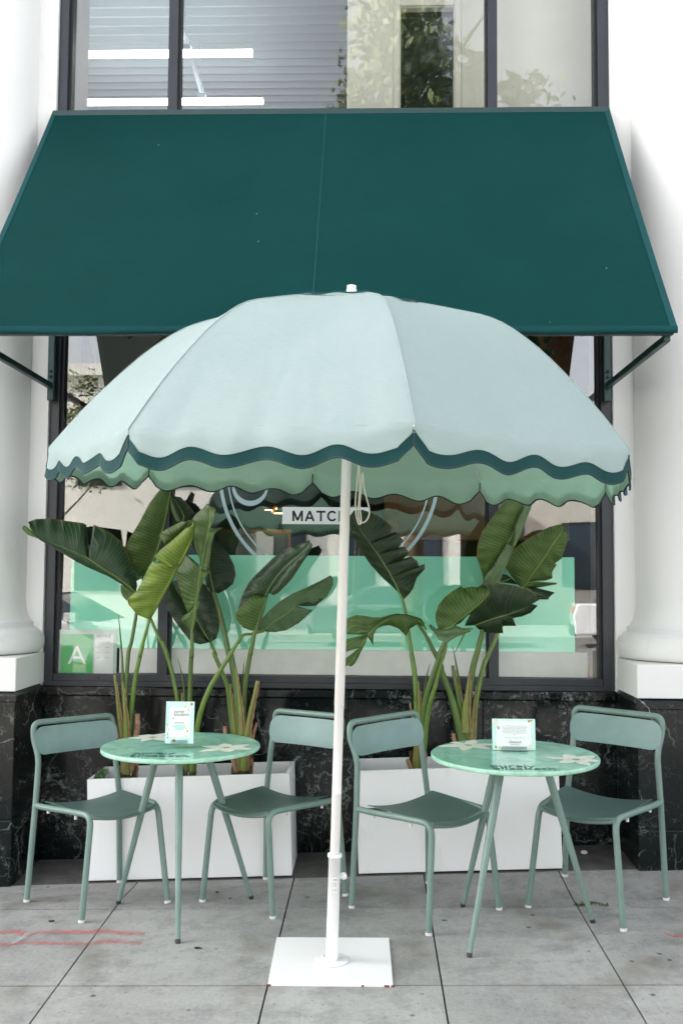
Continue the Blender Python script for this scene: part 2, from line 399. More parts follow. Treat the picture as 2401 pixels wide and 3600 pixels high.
mb = MB(); mb.add([(-60, -7.45, -.156), (60, -7.45, -.156), (60, -7.30, -.156), (-60, -7.30, -.156)], [(0, 1, 2, 3)]); tag(mb.build('road_centre_line', mYel), kind='structure')
mb = MB(); mb.add([(-60, -10.9, -.156), (60, -10.9, -.156), (60, -10.78, -.156), (-60, -10.78, -.156)], [(0, 1, 2, 3)]); tag(mb.build('road_lane_line', mLW), kind='structure')

# red and white spray marks on the slabs
def M_spray(name, c):
    g = G(name); o = g.obj(); n1 = g.noise(o, 9, 5, .7).outputs[0]; n2 = g.noise(o, 80, 3, .7).outputs[0]
    uvn = g.n('TexCoord').outputs['UV']; sp = g.n('SeparateXYZ'); g.l(uvn, sp.inputs[0]); e = g.math('ABSOLUTE', sp.outputs[1])
    a = g.math('SUBTRACT', g.math('ADD', g.math('MULTIPLY', n1, .9), g.math('MULTIPLY', n2, .6)), g.math('MULTIPLY', e, .55)); a = g.math('MULTIPLY', g.ramp(a, .36, .95), .72)
    g.b.inputs['Base Color'].default_value = (*c, 1); g.b.inputs['Roughness'].default_value = .8
    t = g.n('BsdfTransparent'); mx = g.n('MixShader'); g.l(a, mx.inputs[0]); g.l(t.outputs[0], mx.inputs[1]); g.l(g.b.outputs[0], mx.inputs[2]); g.l(mx.outputs[0], g.out.inputs[0]); return g.m
mRed = M_spray('red_spray', (.58, .14, .14)); mWs = M_spray('white_spray', (.55, .55, .55))
def gpt(dx, dy, h=.002):
    d = ray(dx*K, dy*K); t = 4.5
    for _ in range(40):
        p = CP + d*t; t += (p.z-(gz(p.x, p.y)+h))*2.2
    return CP + d*t
def stripe(pts, wdt, m_, name):
    mb = MB(); P = []; F = []; U = []
    for i, (x, y) in enumerate(pts):
        p = gpt(x, y)
        for s in (-1, 0, 1):
            q = Vector((p.x, p.y+s*wdt/2, 0)); q.z = gz(q.x, q.y)+.002; P.append(q); U.append((i, s))
    for i in range(len(pts)-1):
        for s in (0, 1): a = i*3+s; F.append((a, a+3, a+4, a+1))
    mb.add(P, F, 0, False, U); return tag(mb.build(name, m_), kind='structure')
stripe([(-20, 2141), (40, 2139), (68, 2147), (90, 2139), (200, 2140), (252, 2138), (300, 2143), (332, 2144)], .085, mRed, 'red_paint_mark')
stripe([(-20, 2166), (20, 2168), (60, 2164), (140, 2165), (200, 2167), (250, 2160), (325, 2165)], .085, mRed, 'red_paint_mark')
stripe([(1522, 2140), (1545, 2150), (1590, 2145)], .05, mRed, 'red_paint_mark')
def stripe2(a, b, wdt):
    p, q = gpt(*a), gpt(*b); d = (q-p).normalized(); s = Vector((-d.y, d.x, 0))*wdt/2
    mb = MB(); P = [p-s, p+s, q+s, q-s]
    for v_ in P: v_.z = gz(v_.x, v_.y)+.004
    mb.add(P, [(0, 1, 2, 3)], 0, False, [(0, -.6), (0, .6), (1, .6), (1, -.6)]); tag(mb.build('white_paint_mark', mWs), kind='structure')
stripe2((28, 2168), (70, 2142), .035)

# small litter: leaves and a pebble
mDry = mat('dry_leaf', (.07, .05, .02), .8, 0, .3, .4, 90); mFresh = mat('fallen_green_leaf', (.08, .12, .02), .7)
def scrap(dx, dy, s, m_, a, name, lab, cat, g=None):
    p = gpt(dx, dy, .001); mb = MB(); n_ = 9; P = [Vector((0, 0, .004))]
    for k in range(n_):
        an = 2*math.pi*k/n_; r_ = s*(1-.35*abs(math.sin(an*1.5)))
        q = Vector((math.cos(an)*r_*1.5, math.sin(an)*r_, 0)); q = Matrix.Rotation(a, 3, 'Z') @ q
        P.append(q+Vector((0, 0, .002+.004*random.random())))
    F = [(0, 1+k, 1+(k+1) % n_) for k in range(n_)]
    P2 = [q+Vector((0, 0, .0015)) for q in P]
    mb.add([p+q for q in P], F); mb.add([p+q for q in P2], F)
    tag(mb.build(name, m_), lab, cat, g)
scrap(706, 2062, .010, mFresh, .3, 'fallen_leaf', 'small green leaf scrap on the paving behind the white umbrella base', 'leaf')
scrap(528, 2065, .008, mDry, .9, 'fallen_leaf', 'tiny dark leaf speck on the paving near the left table right foot', 'leaf')
scrap(118, 2116, .011, mDry, .2, 'fallen_leaf', 'small dark scrap on the paving left of the leftmost chair front foot', 'leaf')
scrap(454, 2178, .012, mDry, .1, 'fallen_leaf', 'small brown scrap lying right of the left table front foot', 'leaf')
scrap(499, 2050, .009, mDry, 1.2, 'fallen_leaf', 'small dark scrap between left table foot and the next chair front foot', 'leaf')
mb = MB(); p = gpt(1340, 1957, .01); mb.lathe([(.001, -.010), (.014, -.006), (.019, 0), (.014, .007), (.001, .011)], p, 12, T=None); tag(mb.build('pebble', mWhite), 'small white pebble on the dark strip behind the rightmost chair', 'pebble')
mMoss = mat('moss', (.045, .07, .02), .9)
mb = MB()
for k in range(260):
    t = random.random(); q = gpt(1318+t*80+random.gauss(0, 3), 2076+8*math.sin(t*9)*.3+random.gauss(0, 2.0), .002)
    if t > .55 and random.random() < .3: continue
    a = random.uniform(0, 6.28); s = random.uniform(.003, .007); d = Vector((math.cos(a), math.sin(a), 0))*s
    mb.add([q-d*.5, q+d*.5, q+d*.1+Vector((0, 0, s*1.2))], [(0, 1, 2)])
tag(mb.build('moss_tuft', mMoss), kind='stuff')

# ------------------------------------------------------------ the building
bld = empty('cafe_building', (0, 5.5, 0), 'white columned cafe building front with black marble base and tall shop windows', 'building')
WY = 5.43; XL, XR = -1.790, 1.305
mb = MB()   # stucco walls either side and marble below
mb.box((-16, 5.405, .94), (XL, 6.0, 10)); mb.box((XR, 5.405, .94), (16, 6.0, 10)); mb.box((XL, 5.405, 5.9), (XR, 6.0, 10))
mb.build('stucco_wall', mWhite, bld)
mb = MB(); mb.box((-16, 5.425, -.4), (-1.786, 5.95, .938)); mb.box((1.309, 5.425, -.4), (16, 5.95, .938))
mb.box((-1.786, 5.44, -.2), (-.60, 5.95, .885)); mb.box((-.597, 5.44, -.2), (.60, 5.95, .885)); mb.box((.603, 5.44, -.2), (1.309, 5.95, .885))
mb.build('marble_wall', mMarble, bld, .003)
mb = MB(); mb.box((-1.784, 5.405, .888), (1.307, 5.95, .935), bev=.006); mb.build('marble_sill', mMarble, bld)
for sx, cx in ((-1, -2.185), (1, 1.71)):
    x0, x1 = (cx-.40, cx+.40)
    mb = MB(); mb.box((x0, 5.0, -.2), (x1, 5.42, .315), bev=.004); mb.box((x0+.004, 5.004, .315), (x1-.004, 5.42, .325))
    mb.box((x0, 5.0, .322), (x1, 5.42, .905), bev=.004)
    # bevelled cap course
    P = [(x0-.006, 4.994, .905), (x1+.006, 4.994, .905), (x1+.006, 5.42, .905), (x0-.006, 5.42, .905), (x0-.006, 4.994, .932), (x1+.006, 4.994, .932), (x1+.006, 5.42, .932), (x0-.006, 5.42, .932), (x0+.012, 5.012, .952), (x1-.012, 5.012, .952), (x1-.012, 5.42, .952), (x0+.012, 5.42, .952)]
    F = [(0,1,5,4),(1,2,6,5),(3,0,4,7),(4,5,9,8),(5,6,10,9),(7,4,8,11),(8,9,10,11),(0,3,2,1),(2,3,7,6),(6,7,11,10)]
    mb.add(P, F); mb.build('marble_pedestal', mMarble, bld)
    mb = MB(); mb.box((x0, 5.0, .954), (x1, 5.80, 1.120), bev=.004); pl = mb.build('plinth', mWhite, bld)
    prof = [(.36, 1.122), (.385, 1.128), (.398, 1.15), (.402, 1.18), (.400, 1.21), (.388, 1.237), (.366, 1.256), (.345, 1.262), (.345, 1.288), (.338, 1.29), (.325, 1.305), (.312, 1.33), (.303, 1.365), (.298, 1.41), (.297, 1.9), (.290, 6), (.286, 9)]
    mb = MB(); mb.lathe(prof, (cx, 5.40, 0), 72); mb.build('column', mWhite, bld)

# window frame: one big opening in three bays, upper lights above the awning
FY = 5.43
def vbar(x0, x1, z0, z1, y0=FY, y1=5.52): return (x0, y0, z0), (x1, y1, z1)
mb = MB()
mb.box(*vbar(-1.788, -1.738, .938, 5.89)); mb.box((-1.737, 5.462, 1.003), (-1.722, 5.52, 5.89), 1)
mb.box(*vbar(1.245, 1.303, .938, 5.89)); mb.box((1.229, 5.462, 1.003), (1.244, 5.52, 5.89), 1)
mb.box(*vbar(-1.165, -1.112, 1.002, 5.89)); mb.box((-1.111, 5.462, 1.003), (-1.100, 5.52, 5.89), 1)
mb.box(*vbar(.634, .686, 1.002, 5.89)); mb.box((.623, 5.462, 1.003), (.633, 5.52, 5.89), 1)
mb.box((-1.737, 5.427, .938), (1.244, 5.52, .965)); mb.box((-1.737, 5.436, .966), (1.244, 5.52, 1.002))
mb.box((-1.737, 5.43, 3.95), (-1.166, 5.52, 4.08)); mb.box((-1.111, 5.43, 3.95), (.633, 5.52, 4.08)); mb.box((.687, 5.43, 3.95), (1.228, 5.52, 4.08))
wf = mb.build('window_frame', [mFrame, mFrame2], bld)
for k in range(16): x = -1.68+k*.192; mb = MB(); mb.lathe([(.001, 0), (.0045, 0), (.0045, .003), (.001, .003)], (0, 0, 0), 8, T=Matrix.Translation((x, 5.4345, .985)) @ Matrix.Rotation(R(90), 4, 'X')); mb.build('screw_head', mBlackP, wf)
for x0, x1 in ((-1.737, -1.166), (-1.111, .633), (.687, 1.244)):
    mb = MB(); mb.box((x0, 5.490, 1.003), (x1, 5.496, 3.95)); mb.build('window_pane', mGlass, bld)
    mb = MB(); mb.box((x0, 5.490, 4.08), (x1, 5.496, 5.89)); mb.build('upper_window_pane', mGlassUp, bld)

# interior shell
mIn = mat('dark_brown_interior', (.20, .105, .065), .8, 0, .3, .3, 2); mInF = mat('interior_floor', (.10, .08, .07), .5)
mCream = mat('cream_interior_wall', (.80, .78, .68), .8, 0, .3, .08, 2); mOrange = mat('warm_wood', (.46, .22, .08), .55, 0, .4, .35, 12, col2=(.20, .09, .035))
mTealW = mat('teal_interior_wall', (.10, .19, .17), .8)
mb = MB(); mb.box((-3.2, 9.6, -.05), (3.6, 9.7, 6.3)); mb.box((-3.3, 5.96, -.05), (-3.2, 9.7, 6.3)); mb.box((3.6, 5.96, -.05), (3.7, 9.7, 6.3)); mb.box((-3.2, 6.9, 3.3), (3.6, 9.6, 3.4))
mb.build('interior_wall', mIn, bld)
mb = MB(); mb.box((-3.2, 5.53, .02), (3.6, 9.6, .06)); mb.build('interior_floor', mInF, bld)
mb = MB(); mb.box((-3.2, 9.40, 1.72), (-.2, 9.5, 2.9)); mb.build('back_panel', mTealW, bld)
# corrugated upper ceiling
mCeil = mat('corrugated_ceiling', (.50, .62, .68), .5, 0, .4, .05, 2)
mb = MB(); y = 5.96; prof = []
while y < 10.2:
    prof += [(y, 6.06), (y+.075, 6.06), (y+.095, 6.00), (y+.118, 6.00)]; y += .132
P = []; F = []
for (yy, z) in prof: P += [(-3.3, yy, z), (3.7, yy, z)]
for i in range(len(prof)-1): F.append((2*i, 2*i+1, 2*i+3, 2*i+2))
mb.add(P, F); mb.build('ceiling', mCeil, bld)
# cream partition wall upstairs with a framed dark window
pY = 5.8
xa = atD(797, 120, pY).x
wx0, wx1 = atD(920, 100, pY).x, atD(1041, 100, pY).x; wz1 = atD(980, 17, pY).z
mb = MB(); mb.box((xa, pY, 3.42), (wx0, pY+.1, 6.0)); mb.box((wx1, pY, 3.42), (3.6, pY+.1, 6.0)); mb.box((wx0, pY, wz1), (wx1, pY+.1, 6.0)); mb.build('partition_wall', mCream, bld)
mb = MB()
for a, b in (((wx0-.045, pY-.015, 3.42), (wx0-.005, pY+.0, wz1+.045)), ((wx1+.005, pY-.015, 3.42), (wx1+.045, pY, wz1+.045)), ((wx0-.004, pY-.015, wz1+.005), (wx1+.004, pY, wz1+.045))): mb.box(a, b, bev=.004)
mb.build('partition_trim', mCream, bld)
mDG = mat('dark_interior_glass', (.012, .02, .022), .04, 0, .9)
mb = MB(); mb.box((wx0, pY+.05, 3.42), (wx1, pY+.06, wz1)); mb.build('partition_pane', mDG, bld)
# linear lamps hung below the ceiling
for (dy, dr, dj) in ((122, 580, 428), (232, 604, 463)):
    z = 5.50; p = atz(dr*K, dy*K, z); a = atz(dj*K, dy*K, z)
    L = empty('linear_ceiling_lamp', (a.x, p.y, z), 'lit white linear ceiling lamp behind the upper left panes, %s of the pair' % ('upper' if dy == 122 else 'lower'), 'lamp', 'linear lamps above the shop')
    mb = MB(); mb.box((-2.6, p.y-.02, z-.02), (p.x, p.y+.02, z+.02)); mb.build('light_bar', M_emit('lamp_glow', (1, .93, .86), 3.2), L)
    mb = MB(); mb.box((a.x-.035, p.y-.03, z+.02), (a.x+.035, p.y+.03, z+.06)); mb.build('junction_box', mCeil, L)
    mb = MB(); mb.tube([(a.x, p.y, z+.06), (a.x-.02, p.y, 6.0)], .004, 6); mb.build('suspension_rod', mCeil, L)
# sloping conduit
mb = MB(); mb.tube([atz(468*K, 225*K, 5.62), atz(425*K, 80*K, 5.75), atz(395*K, 30*K, 5.85)], .022, 8); tag(mb.build('ceiling_conduit', mCeil), 'blue grey conduit crossing the corrugated ceiling behind the upper window', 'conduit')

# counter film / board inside the glass
def M_film(name, c, c2, boost):
    g = G(name); o = g.obj(); g.l(g.mix(g.ramp(g.noise(o, 1.3, 4).outputs[0], .35, .7), c, c2), g.b.inputs['Base Color']); g.b.inputs['Roughness'].default_value = .6; g.b.inputs['Specular IOR Level'].default_value = 0
    gl = g.n('BsdfGlossy', iRoughness=.0); gl.inputs[0].default_value = (1, 1, 1, 1); fr = g.n('Fresnel', iIOR=1.55); f = g.math('MULTIPLY', fr.outputs[0], boost, True)
    mx = g.n('MixShader'); g.l(f, mx.inputs[0]); g.l(g.b.outputs[0], mx.inputs[1]); g.l(gl.outputs[0], mx.inputs[2]); g.l(mx.outputs[0], g.out.inputs[0]); return g.m
mGreen = M_film('mint_film', (.22, .64, .42), (.28, .70, .50), 3.2); mLow = M_film('frosted_film', (.74, .75, .70), (.68, .69, .64), 3.5)
mGreen0 = mat('mint_board', (.20, .66, .42), .45, 0, .4, .06, 1.5); mLow = mat('off_white_board', (.62, .63, .58), .6, 0, .4, .15, 5)
def wbox(x0, y0, x1, y1, Y, th=.012):
    a = atD(x0, y1, Y); b = atD(x1, y0, Y); return (a.x, Y, a.z), (b.x, Y+th, b.z)
fm = empty('window_film', (-.3, 5.487, 1.137), 'mint green film band on the glass across the lower shop window', 'window film')
for q0, q1 in ((-1.665, -1.166), (-1.099, .622), (.688, 1.105)):
    mb = MB(); mb.box((q0, 5.4862, 1.141), (q1, 5.4885, 1.657)); mb.build('mint_band', mGreen, fm)
for q0, q1 in ((-1.385, -1.166), (-1.099, .622), (.688, 1.172)):
    mb = MB(); mb.box((q0, 5.4862, 1.006), (q1, 5.4885, 1.140)); mb.build('frosted_band', mLow, fm)
# sign
def text(s, size, loc, rot, m_, parent, name='lettering', ext=.0006, align='LEFT', font_w=0, sx=1, shear=0, space=1):
    cu = bpy.data.curves.new(name, 'FONT'); cu.body = s; cu.size = size; cu.extrude = ext; cu.align_x = align; cu.offset = 0; cu.shear = shear; cu.space_character = space
    ob = bpy.data.objects.new(name, cu); col.objects.link(ob)
    dg = bpy.context.evaluated_depsgraph_get(); me = bpy.data.meshes.new_from_object(ob.evaluated_get(dg)); bpy.data.objects.remove(ob)
    o = bpy.data.objects.new(name, me); col.objects.link(o); me.materials.clear(); me.materials.append(m_)
    M = Matrix.Translation(loc) @ rot @ Matrix.Diagonal((sx, 1, 1, 1))
    me.transform(M)
    o.parent = parent
    if parent is not None: o.matrix_parent_inverse = MW(parent).inverted()
    return o
mSign = mat('pale_sign_board', (.72, .78, .78), .5); mBlk = mat('sign_black', (.015, .012, .012), .5)
a = atD(648, 1203, 5.487); b = atD(848, 1165, 5.487)
sg = empty('window_sign', (a.x, 5.487, a.z), 'pale rectangular sign reading MATCHA on the glass beside the white pole', 'sign')
mb = MB(); mb.box((a.x, 5.486, a.z), (b.x, 5.4885, b.z)); mb.build('sign_board', mSign, sg)
RX = Matrix.Rotation(R(90), 4, 'X')
tl = atD(671, 1197, 5.486)
h_ = (b.z-a.z)*.62; z0_ = a.z+(b.z-a.z)*.17; xx = tl.x; tk = h_*.19
def stroke(mb, pts, w_, y_):
    for (x1_, z1_), (x2_, z2_) in zip(pts[:-1], pts[1:]):
        d_ = Vector((x2_-x1_, 0, z2_-z1_)).normalized(); n_ = Vector((-d_.z, 0, d_.x))*w_/2; e_ = d_*(w_*.12 if len(pts) > 4 else 0)
        A_, B_ = Vector((x1_, y_, z1_))-e_, Vector((x2_, y_, z2_))+e_; y_ -= .00002
        mb.add([A_-n_, A_+n_, B_+n_, B_-n_], [(0, 1, 2, 3)])
for ch_ in 'MATCHA':
    mb = MB(); wd = h_*(1.02 if ch_ == 'M' else .86)
    S_ = {'M': [[(.1, 0), (.1, 1)], [(.9, 0), (.9, 1)], [(.13, .93), (.5, .08)], [(.87, .93), (.5, .08)]], 'A': [[(.06, 0), (.5, .97)], [(.94, 0), (.5, .97)], [(.22, .30), (.78, .30)]], 'T': [[(.5, 0), (.5, .9)], [(0, .905), (1, .905)]],
          'H': [[(.1, 0), (.1, 1)], [(.9, 0), (.9, 1)], [(.1, .5), (.9, .5)]], 'C': [[(.5+.44*math.cos(R(q_)), .5+.42*math.sin(R(q_))) for q_ in range(42, 325, 14)]]}[ch_]
    for st_ in S_: stroke(mb, [(xx+u_*wd, z0_+v_*h_) for u_, v_ in st_], tk, 5.4857)
    mb.build('lettering', mBlk, sg); xx += wd+h_*.20
# warm interior bulkhead, menu board
mb = MB(); a = atD(905, 1238, 7.5); b = atD(1122, 1085, 7.5); mb.box((a.x, 7.5, a.z), (b.x+.6, 7.9, b.z+.5)); tag(mb.build('wood_bulkhead', mat('honey_wood', (.66, .40, .18), .5, 0, .4, .2, 6)), 'honey coloured wood bulkhead inside the shop seen right of the pole', 'bulkhead')
mb = MB(); a = atD(882, 1300, 7.2); b = atD(916, 1060, 7.2); mb.box((a.x, 7.2, a.z), (b.x, 7.45, b.z+.6)); tag(mb.build('wood_post', mOrange), 'narrow orange brown wooden post inside the shop next to bulkhead', 'post')
mn = empty('menu_board', atD(570, 1250, 8.0), 'dark green menu board with thin wooden frame on the back wall', 'board')
a = atD(508, 1292, 8.0); b = atD(668, 1216, 8.0)
mb = MB(); mb.box((a.x, 8.0, a.z), (b.x, 8.03, b.z)); mb.build('board_frame', mat('board_frame_wood', (.09, .08, .05), .6), mn)
mb = MB(); mb.box((a.x+.03, 7.99, a.z+.03), (b.x-.03, 8.0, b.z-.03)); mb.build('board_panel', mat('board_green', (.012, .05, .045), .5), mn)
for (x, y) in ((620, 1169), (640, 1177)):
    p = atD(x, y*1.001, 7.8); lp = empty('downlight', p, 'small warm downlight inside the shop %s the pale sign' % ('above left of' if x == 620 else 'touching the left edge of'), 'lamp', 'warm downlights in the shop')
    mb = MB(); mb.lathe([(.001, 0), (.045, 0), (.045, .02)], p, 16); mb.build('light_disc', M_emit('downlight_glow', (1, .62, .25), 14), lp)
    mb = MB(); mb.lathe([(.047, -.003), (.058, -.003), (.058, .025), (.047, .025)], p, 16); mb.build('trim_ring', mIn, lp)
# hanging interior pieces seen in the top corners
mb = MB(); a = atD(205, 770, 6.6); b = atD(375, 770, 6.6); c_ = atD(232, 905, 6.6)
mb.add([a, b, c_, a+Vector((0, .05, 0)), b+Vector((0, .05, 0)), c_+Vector((0, .05, 0)), ], [(0, 1, 2), (5, 4, 3), (0, 3, 4, 1), (1, 4, 5, 2), (2, 5, 3, 0)])
a2 = a+Vector((0, 0, .7)); b2 = b+Vector((.25, 0, .7)); mb.add([a, b, b2, a2], [(0, 1, 2, 3)])
tag(mb.build('ceiling_fin', mat('pale_grey_fin', (.42, .45, .43), .7)), 'pale grey triangular ceiling fin inside the shop at upper left', 'panel')
mb = MB(); P = [atD(322, 765, 6.9), atD(372, 765, 6.9), atD(372, 830, 6.9)]; P += [p+Vector((0, .06, 0)) for p in P]; mb.add(P, [(0, 2, 1), (3, 4, 5), (0, 1, 4, 3), (1, 2, 5, 4), (2, 0, 3, 5)])
tag(mb.build('wood_fin', mOrange), 'small brown wooden fin inside the shop behind the left mullion', 'panel')
mb = MB(); P = [atD(1235, 765, 6.3), atD(1317, 765, 6.3), atD(1303, 868, 6.3), atD(1240, 800, 6.3)]; P = P[:]+[p+Vector((0, .08, 0)) for p in P]; mb.add(P, [(0, 3, 2, 1), (4, 5, 6, 7), (0, 1, 5, 4), (1, 2, 6, 5), (2, 3, 7, 6), (3, 0, 4, 7)])
mb.add([P[0], P[1], P[1]+Vector((.1, 0, .8)), P[0]+Vector((0, 0, .8))], [(0, 1, 2, 3)])
tag(mb.build('wood_post', mOrange), 'slanting brown wooden panel inside the shop under the right end of the awning', 'panel')
mIvy = mat('ivy_leaf', (.025, .09, .02), .4, 0, .5, .3, 30)
def ivy(px, py, Y, n_, sx, sy, lab):
    mb = MB(); c0 = atD(px, py, Y)
    for s_ in range(4):
        x_ = c0.x+random.uniform(-sx, sx); mb.tube([(x_, Y, c0.z+.5), (x_+random.uniform(-.03, .03), Y, c0.z-sy*random.random())], .002, 5)
    for k in range(n_):
        p = c0 + Vector((random.uniform(-sx, sx), random.uniform(-.05, .05), random.uniform(-sy, sy+.1)))
        a = random.uniform(0, 6.28); s = random.uniform(.022, .042); M = Matrix.Rotation(a, 3, 'Y') @ Matrix.Rotation(random.uniform(-.7, .7), 3, 'X')
        q = [Vector(v) for v in ((0, 0, 0), (.45, 0, .5), (.3, .05, .95), (0, 0, 1.5), (-.3, .05, .95), (-.45, 0, .5))]
        mb.add([p+M @ (v*s) for v in q], [(0, 1, 2, 3), (0, 3, 4, 5)])
    tag(mb.build('hanging_ivy', mIvy), lab, 'plant')
ivy(293, 772, 5.9, 16, .055, .02, 'small sprig of trailing ivy inside the window at upper left')
ivy(1237, 775, 5.9, 42, .085, .09, 'bushy trailing ivy inside the window under the awning at right')
# vinyl logo rings on the glass
mVin = mat('pale_vinyl', (.36, .50, .53), .5)
def ring(cx, cy, r_, wd, a0, a1, parent, Y=5.487, name='vinyl_arc', n_=64, ry=1):
    c = atD(cx, cy, Y); s = K*Y/FPX*1.003; mb = MB(); P = []; F = []
    for i in range(n_+1):
        a = R(a0+(a1-a0)*i/n_); w_ = wd*(.35+.65*math.sin(math.pi*i/n_)) if name == 'vinyl_swash' else wd
        for rr in (r_-w_/2, r_+w_/2): P.append((c.x+math.cos(a)*rr*s, Y, c.z+math.sin(a)*rr*s*ry))
    for i in range(n_): F.append((2*i, 2*i+1, 2*i+3, 2*i+2))
    mb.add(P, F); return mb.build(name, mVin, parent)
lg = empty('window_logo', atD(755, 1090, 5.487), 'pale blue vinyl ring logo on the middle pane behind the umbrella', 'logo')
ring(755, 1090, 250, 8, 0, 360, lg, n_=120); ring(755, 1090, 232, 3.5, 0, 360, lg, n_=120)
ring(575, 1112, 40, 11, 175, 350, lg, name='vinyl_swash', ry=1.1)

# inspection poster lower left
ps = empty('window_poster', (-1.63, 5.50, 1.01), 'green poster with a white letter A beside a paper form, lower left window', 'poster')
mGP = M_film('poster_green', (.05, .38, .12), (.16, .50, .10), 2.6); mPap = M_film('white_paper', (.66, .68, .64), (.60, .62, .58), 2.6)
a, b = wbox(127, 1446, 270, 1554, 5.4835, .001); mb = MB(); mb.box(a, b); mb.build('plastic_sleeve', M_film('clear_sleeve', (.40, .50, .43), (.34, .44, .36), 2.6), ps)
a, b = wbox(140, 1456, 215, 1547, 5.4815, .0015); mb = MB(); mb.box(a, b); mb.build('green_sheet', mGP, ps)
a, b = wbox(217, 1456, 262, 1547, 5.4815, .0015); mb = MB(); mb.box(a, b); mb.build('paper_form', mPap, ps)
pa = atD(156, 1524, 5.481); text('A', .143, (pa.x, 5.481, pa.z), RX, mPap, ps, font_w=.004, sx=1.08)
for k, (dx, dy, s) in enumerate(((222, 1463, 'NOTICE'), (222, 1476, '------ ----'), (222, 1488, '---    ----'), (222, 1500, '---    ----'), (222, 1512, '---    ----'))):
    q = atD(dx, dy, 5.481); text(s, .022, (q.x, 5.481, q.z), RX, mInkG, ps)

# ------------------------------------------------------------ awning
aw = empty('awning', (-.247, 5.42, 4.147), 'large plain dark teal canvas awning sloping out over the shop window', 'awning')
AX0, AX1 = -1.805, 1.296; yT, zT, yB, zB = 5.402, 4.150, 4.231, 2.618
mb = MB(); nx, ny = 40, 24
def awp(u, v, off=0):
    x = AX0+(AX1-AX0)*u; sag = -.012*math.sin(math.pi*v)*(1-.3*abs(2*u-1)) - .004*math.sin(math.pi*u*6)*v
    y = yT+(yB-yT)*v; z = zT+(zB-zT)*v; n_ = Vector((0, -.797, .603))
    return Vector((x, y, z)) + n_*(sag+off)
for sgn, off in ((0, 0), (1, -.004)):
    P = [awp(i/nx, j/ny, off) for i in range(nx+1) for j in range(ny+1)]
    F = [(i*(ny+1)+j, i*(ny+1)+j+1, (i+1)*(ny+1)+j+1, (i+1)*(ny+1)+j) for i in range(nx) for j in range(ny)]
    if sgn: F = [f[::-1] for f in F]
    mb.add(P, F, 0, True)
mb.build('canopy', mAwn, aw)
# bottom hem, side seams, centre seam
def strip_on(name, u0, u1, v0, v1, off, m_, n_=30):
    mb = MB(); P = []; F = []
    for i in range(n_+1):
        t = i/n_
        for (u, v) in ((u0[0]+(u0[1]-u0[0])*t, v0[0]+(v0[1]-v0[0])*t), (u1[0]+(u1[1]-u1[0])*t, v1[0]+(v1[1]-v1[0])*t)): P.append(awp(u, v, off))
    for i in range(n_): F.append((2*i, 2*i+1, 2*i+3, 2*i+2))
    mb.add(P, F, 0, True); return mb.build(name, m_, aw)
strip_on('side_seam', (0, 0), (.008, .008), (0, 1), (0, 1), .002, mAwnT); strip_on('side_seam', (1, 1), (.990, .990), (0, 1), (0, 1), .002, mAwnT)
strip_on('centre_seam', (.4945, .4945), (.4965, .4965), (0, 1), (0, 1), .0015, mAwnT)
mb = MB()
for i in range(nx):
    pass
P = []; F = []
for i in range(nx+1):
    x = AX0+(AX1-AX0)*i/nx; dz = .003*math.sin(i*.7)
    P += [(x, yB-.006, zB+.004), (x, yB-.008, zB-.014+dz), (x, yB-.004, zB-.026+dz), (x, yB+.012, zB-.025+dz), (x, yB+.012, zB+.0)]
for i in range(nx):
    for k in range(4): F.append((i*5+k, i*5+k+1, i*5+5+k+1, i*5+5+k))
mb.add(P, F, 0, True); mb.build('hem', mAwnT, aw)
mAwF = mat('awning_frame_paint', (.010, .045, .045), .4, 0, .5, .2, 12)
mb = MB(); mb.box((AX0+.01, yB+.013, zB-.03), (AX1-.01, yB+.043, zB-.001), bev=.003); mb.build('front_rail', mAwF, aw)
mb = MB(); mb.box((AX0+.01, 5.37, zT-.045), (AX1-.01, 5.40, zT-.012), bev=.003); mb.build('top_rail', mAwF, aw)
for x in (AX0+.016, AX1-.044):
    mb = MB(); mb.box((x, yB+.043, 2.565), (x+.028, 5.372, 2.597), bev=.003)
    mb.build('bottom_arm', mAwF, aw)
    mb = MB(); T = None; P = []
    d = Vector((0, yB-yT, zB-zT)); n_ = Vector((0, -.797, .603))
    for s in (0, 1):
        base = Vector((x+.002, yT, zT)) + d*(.02+.93*s) - n_*.035
        for (a_, b_) in ((0, 0), (.024, 0), (.024, .024), (0, .024)): P.append(base+Vector((a_, 0, 0))+n_*b_)
    mb.add(P, [(0, 1, 2, 3), (7, 6, 5, 4), (0, 4, 5, 1), (1, 5, 6, 2), (2, 6, 7, 3), (3, 7, 4, 0)]); mb.build('side_rafter', mAwF, aw)
    mb = MB(); mb.box((x, 5.373, 2.50), (x+.036, 5.404, 4.10), bev=.003); mb.build('wall_bracket', mAwF, aw)
    mb = MB()
    for z in (2.63, 2.66): mb.lathe([(.001, .0), (.009, 0), (.009, .008), (.001, .010)], (0, 0, 0), 10, T=Matrix.Translation((x+.018, 5.372, z)) @ RX)
    mb.build('bolt', mAwF, aw)

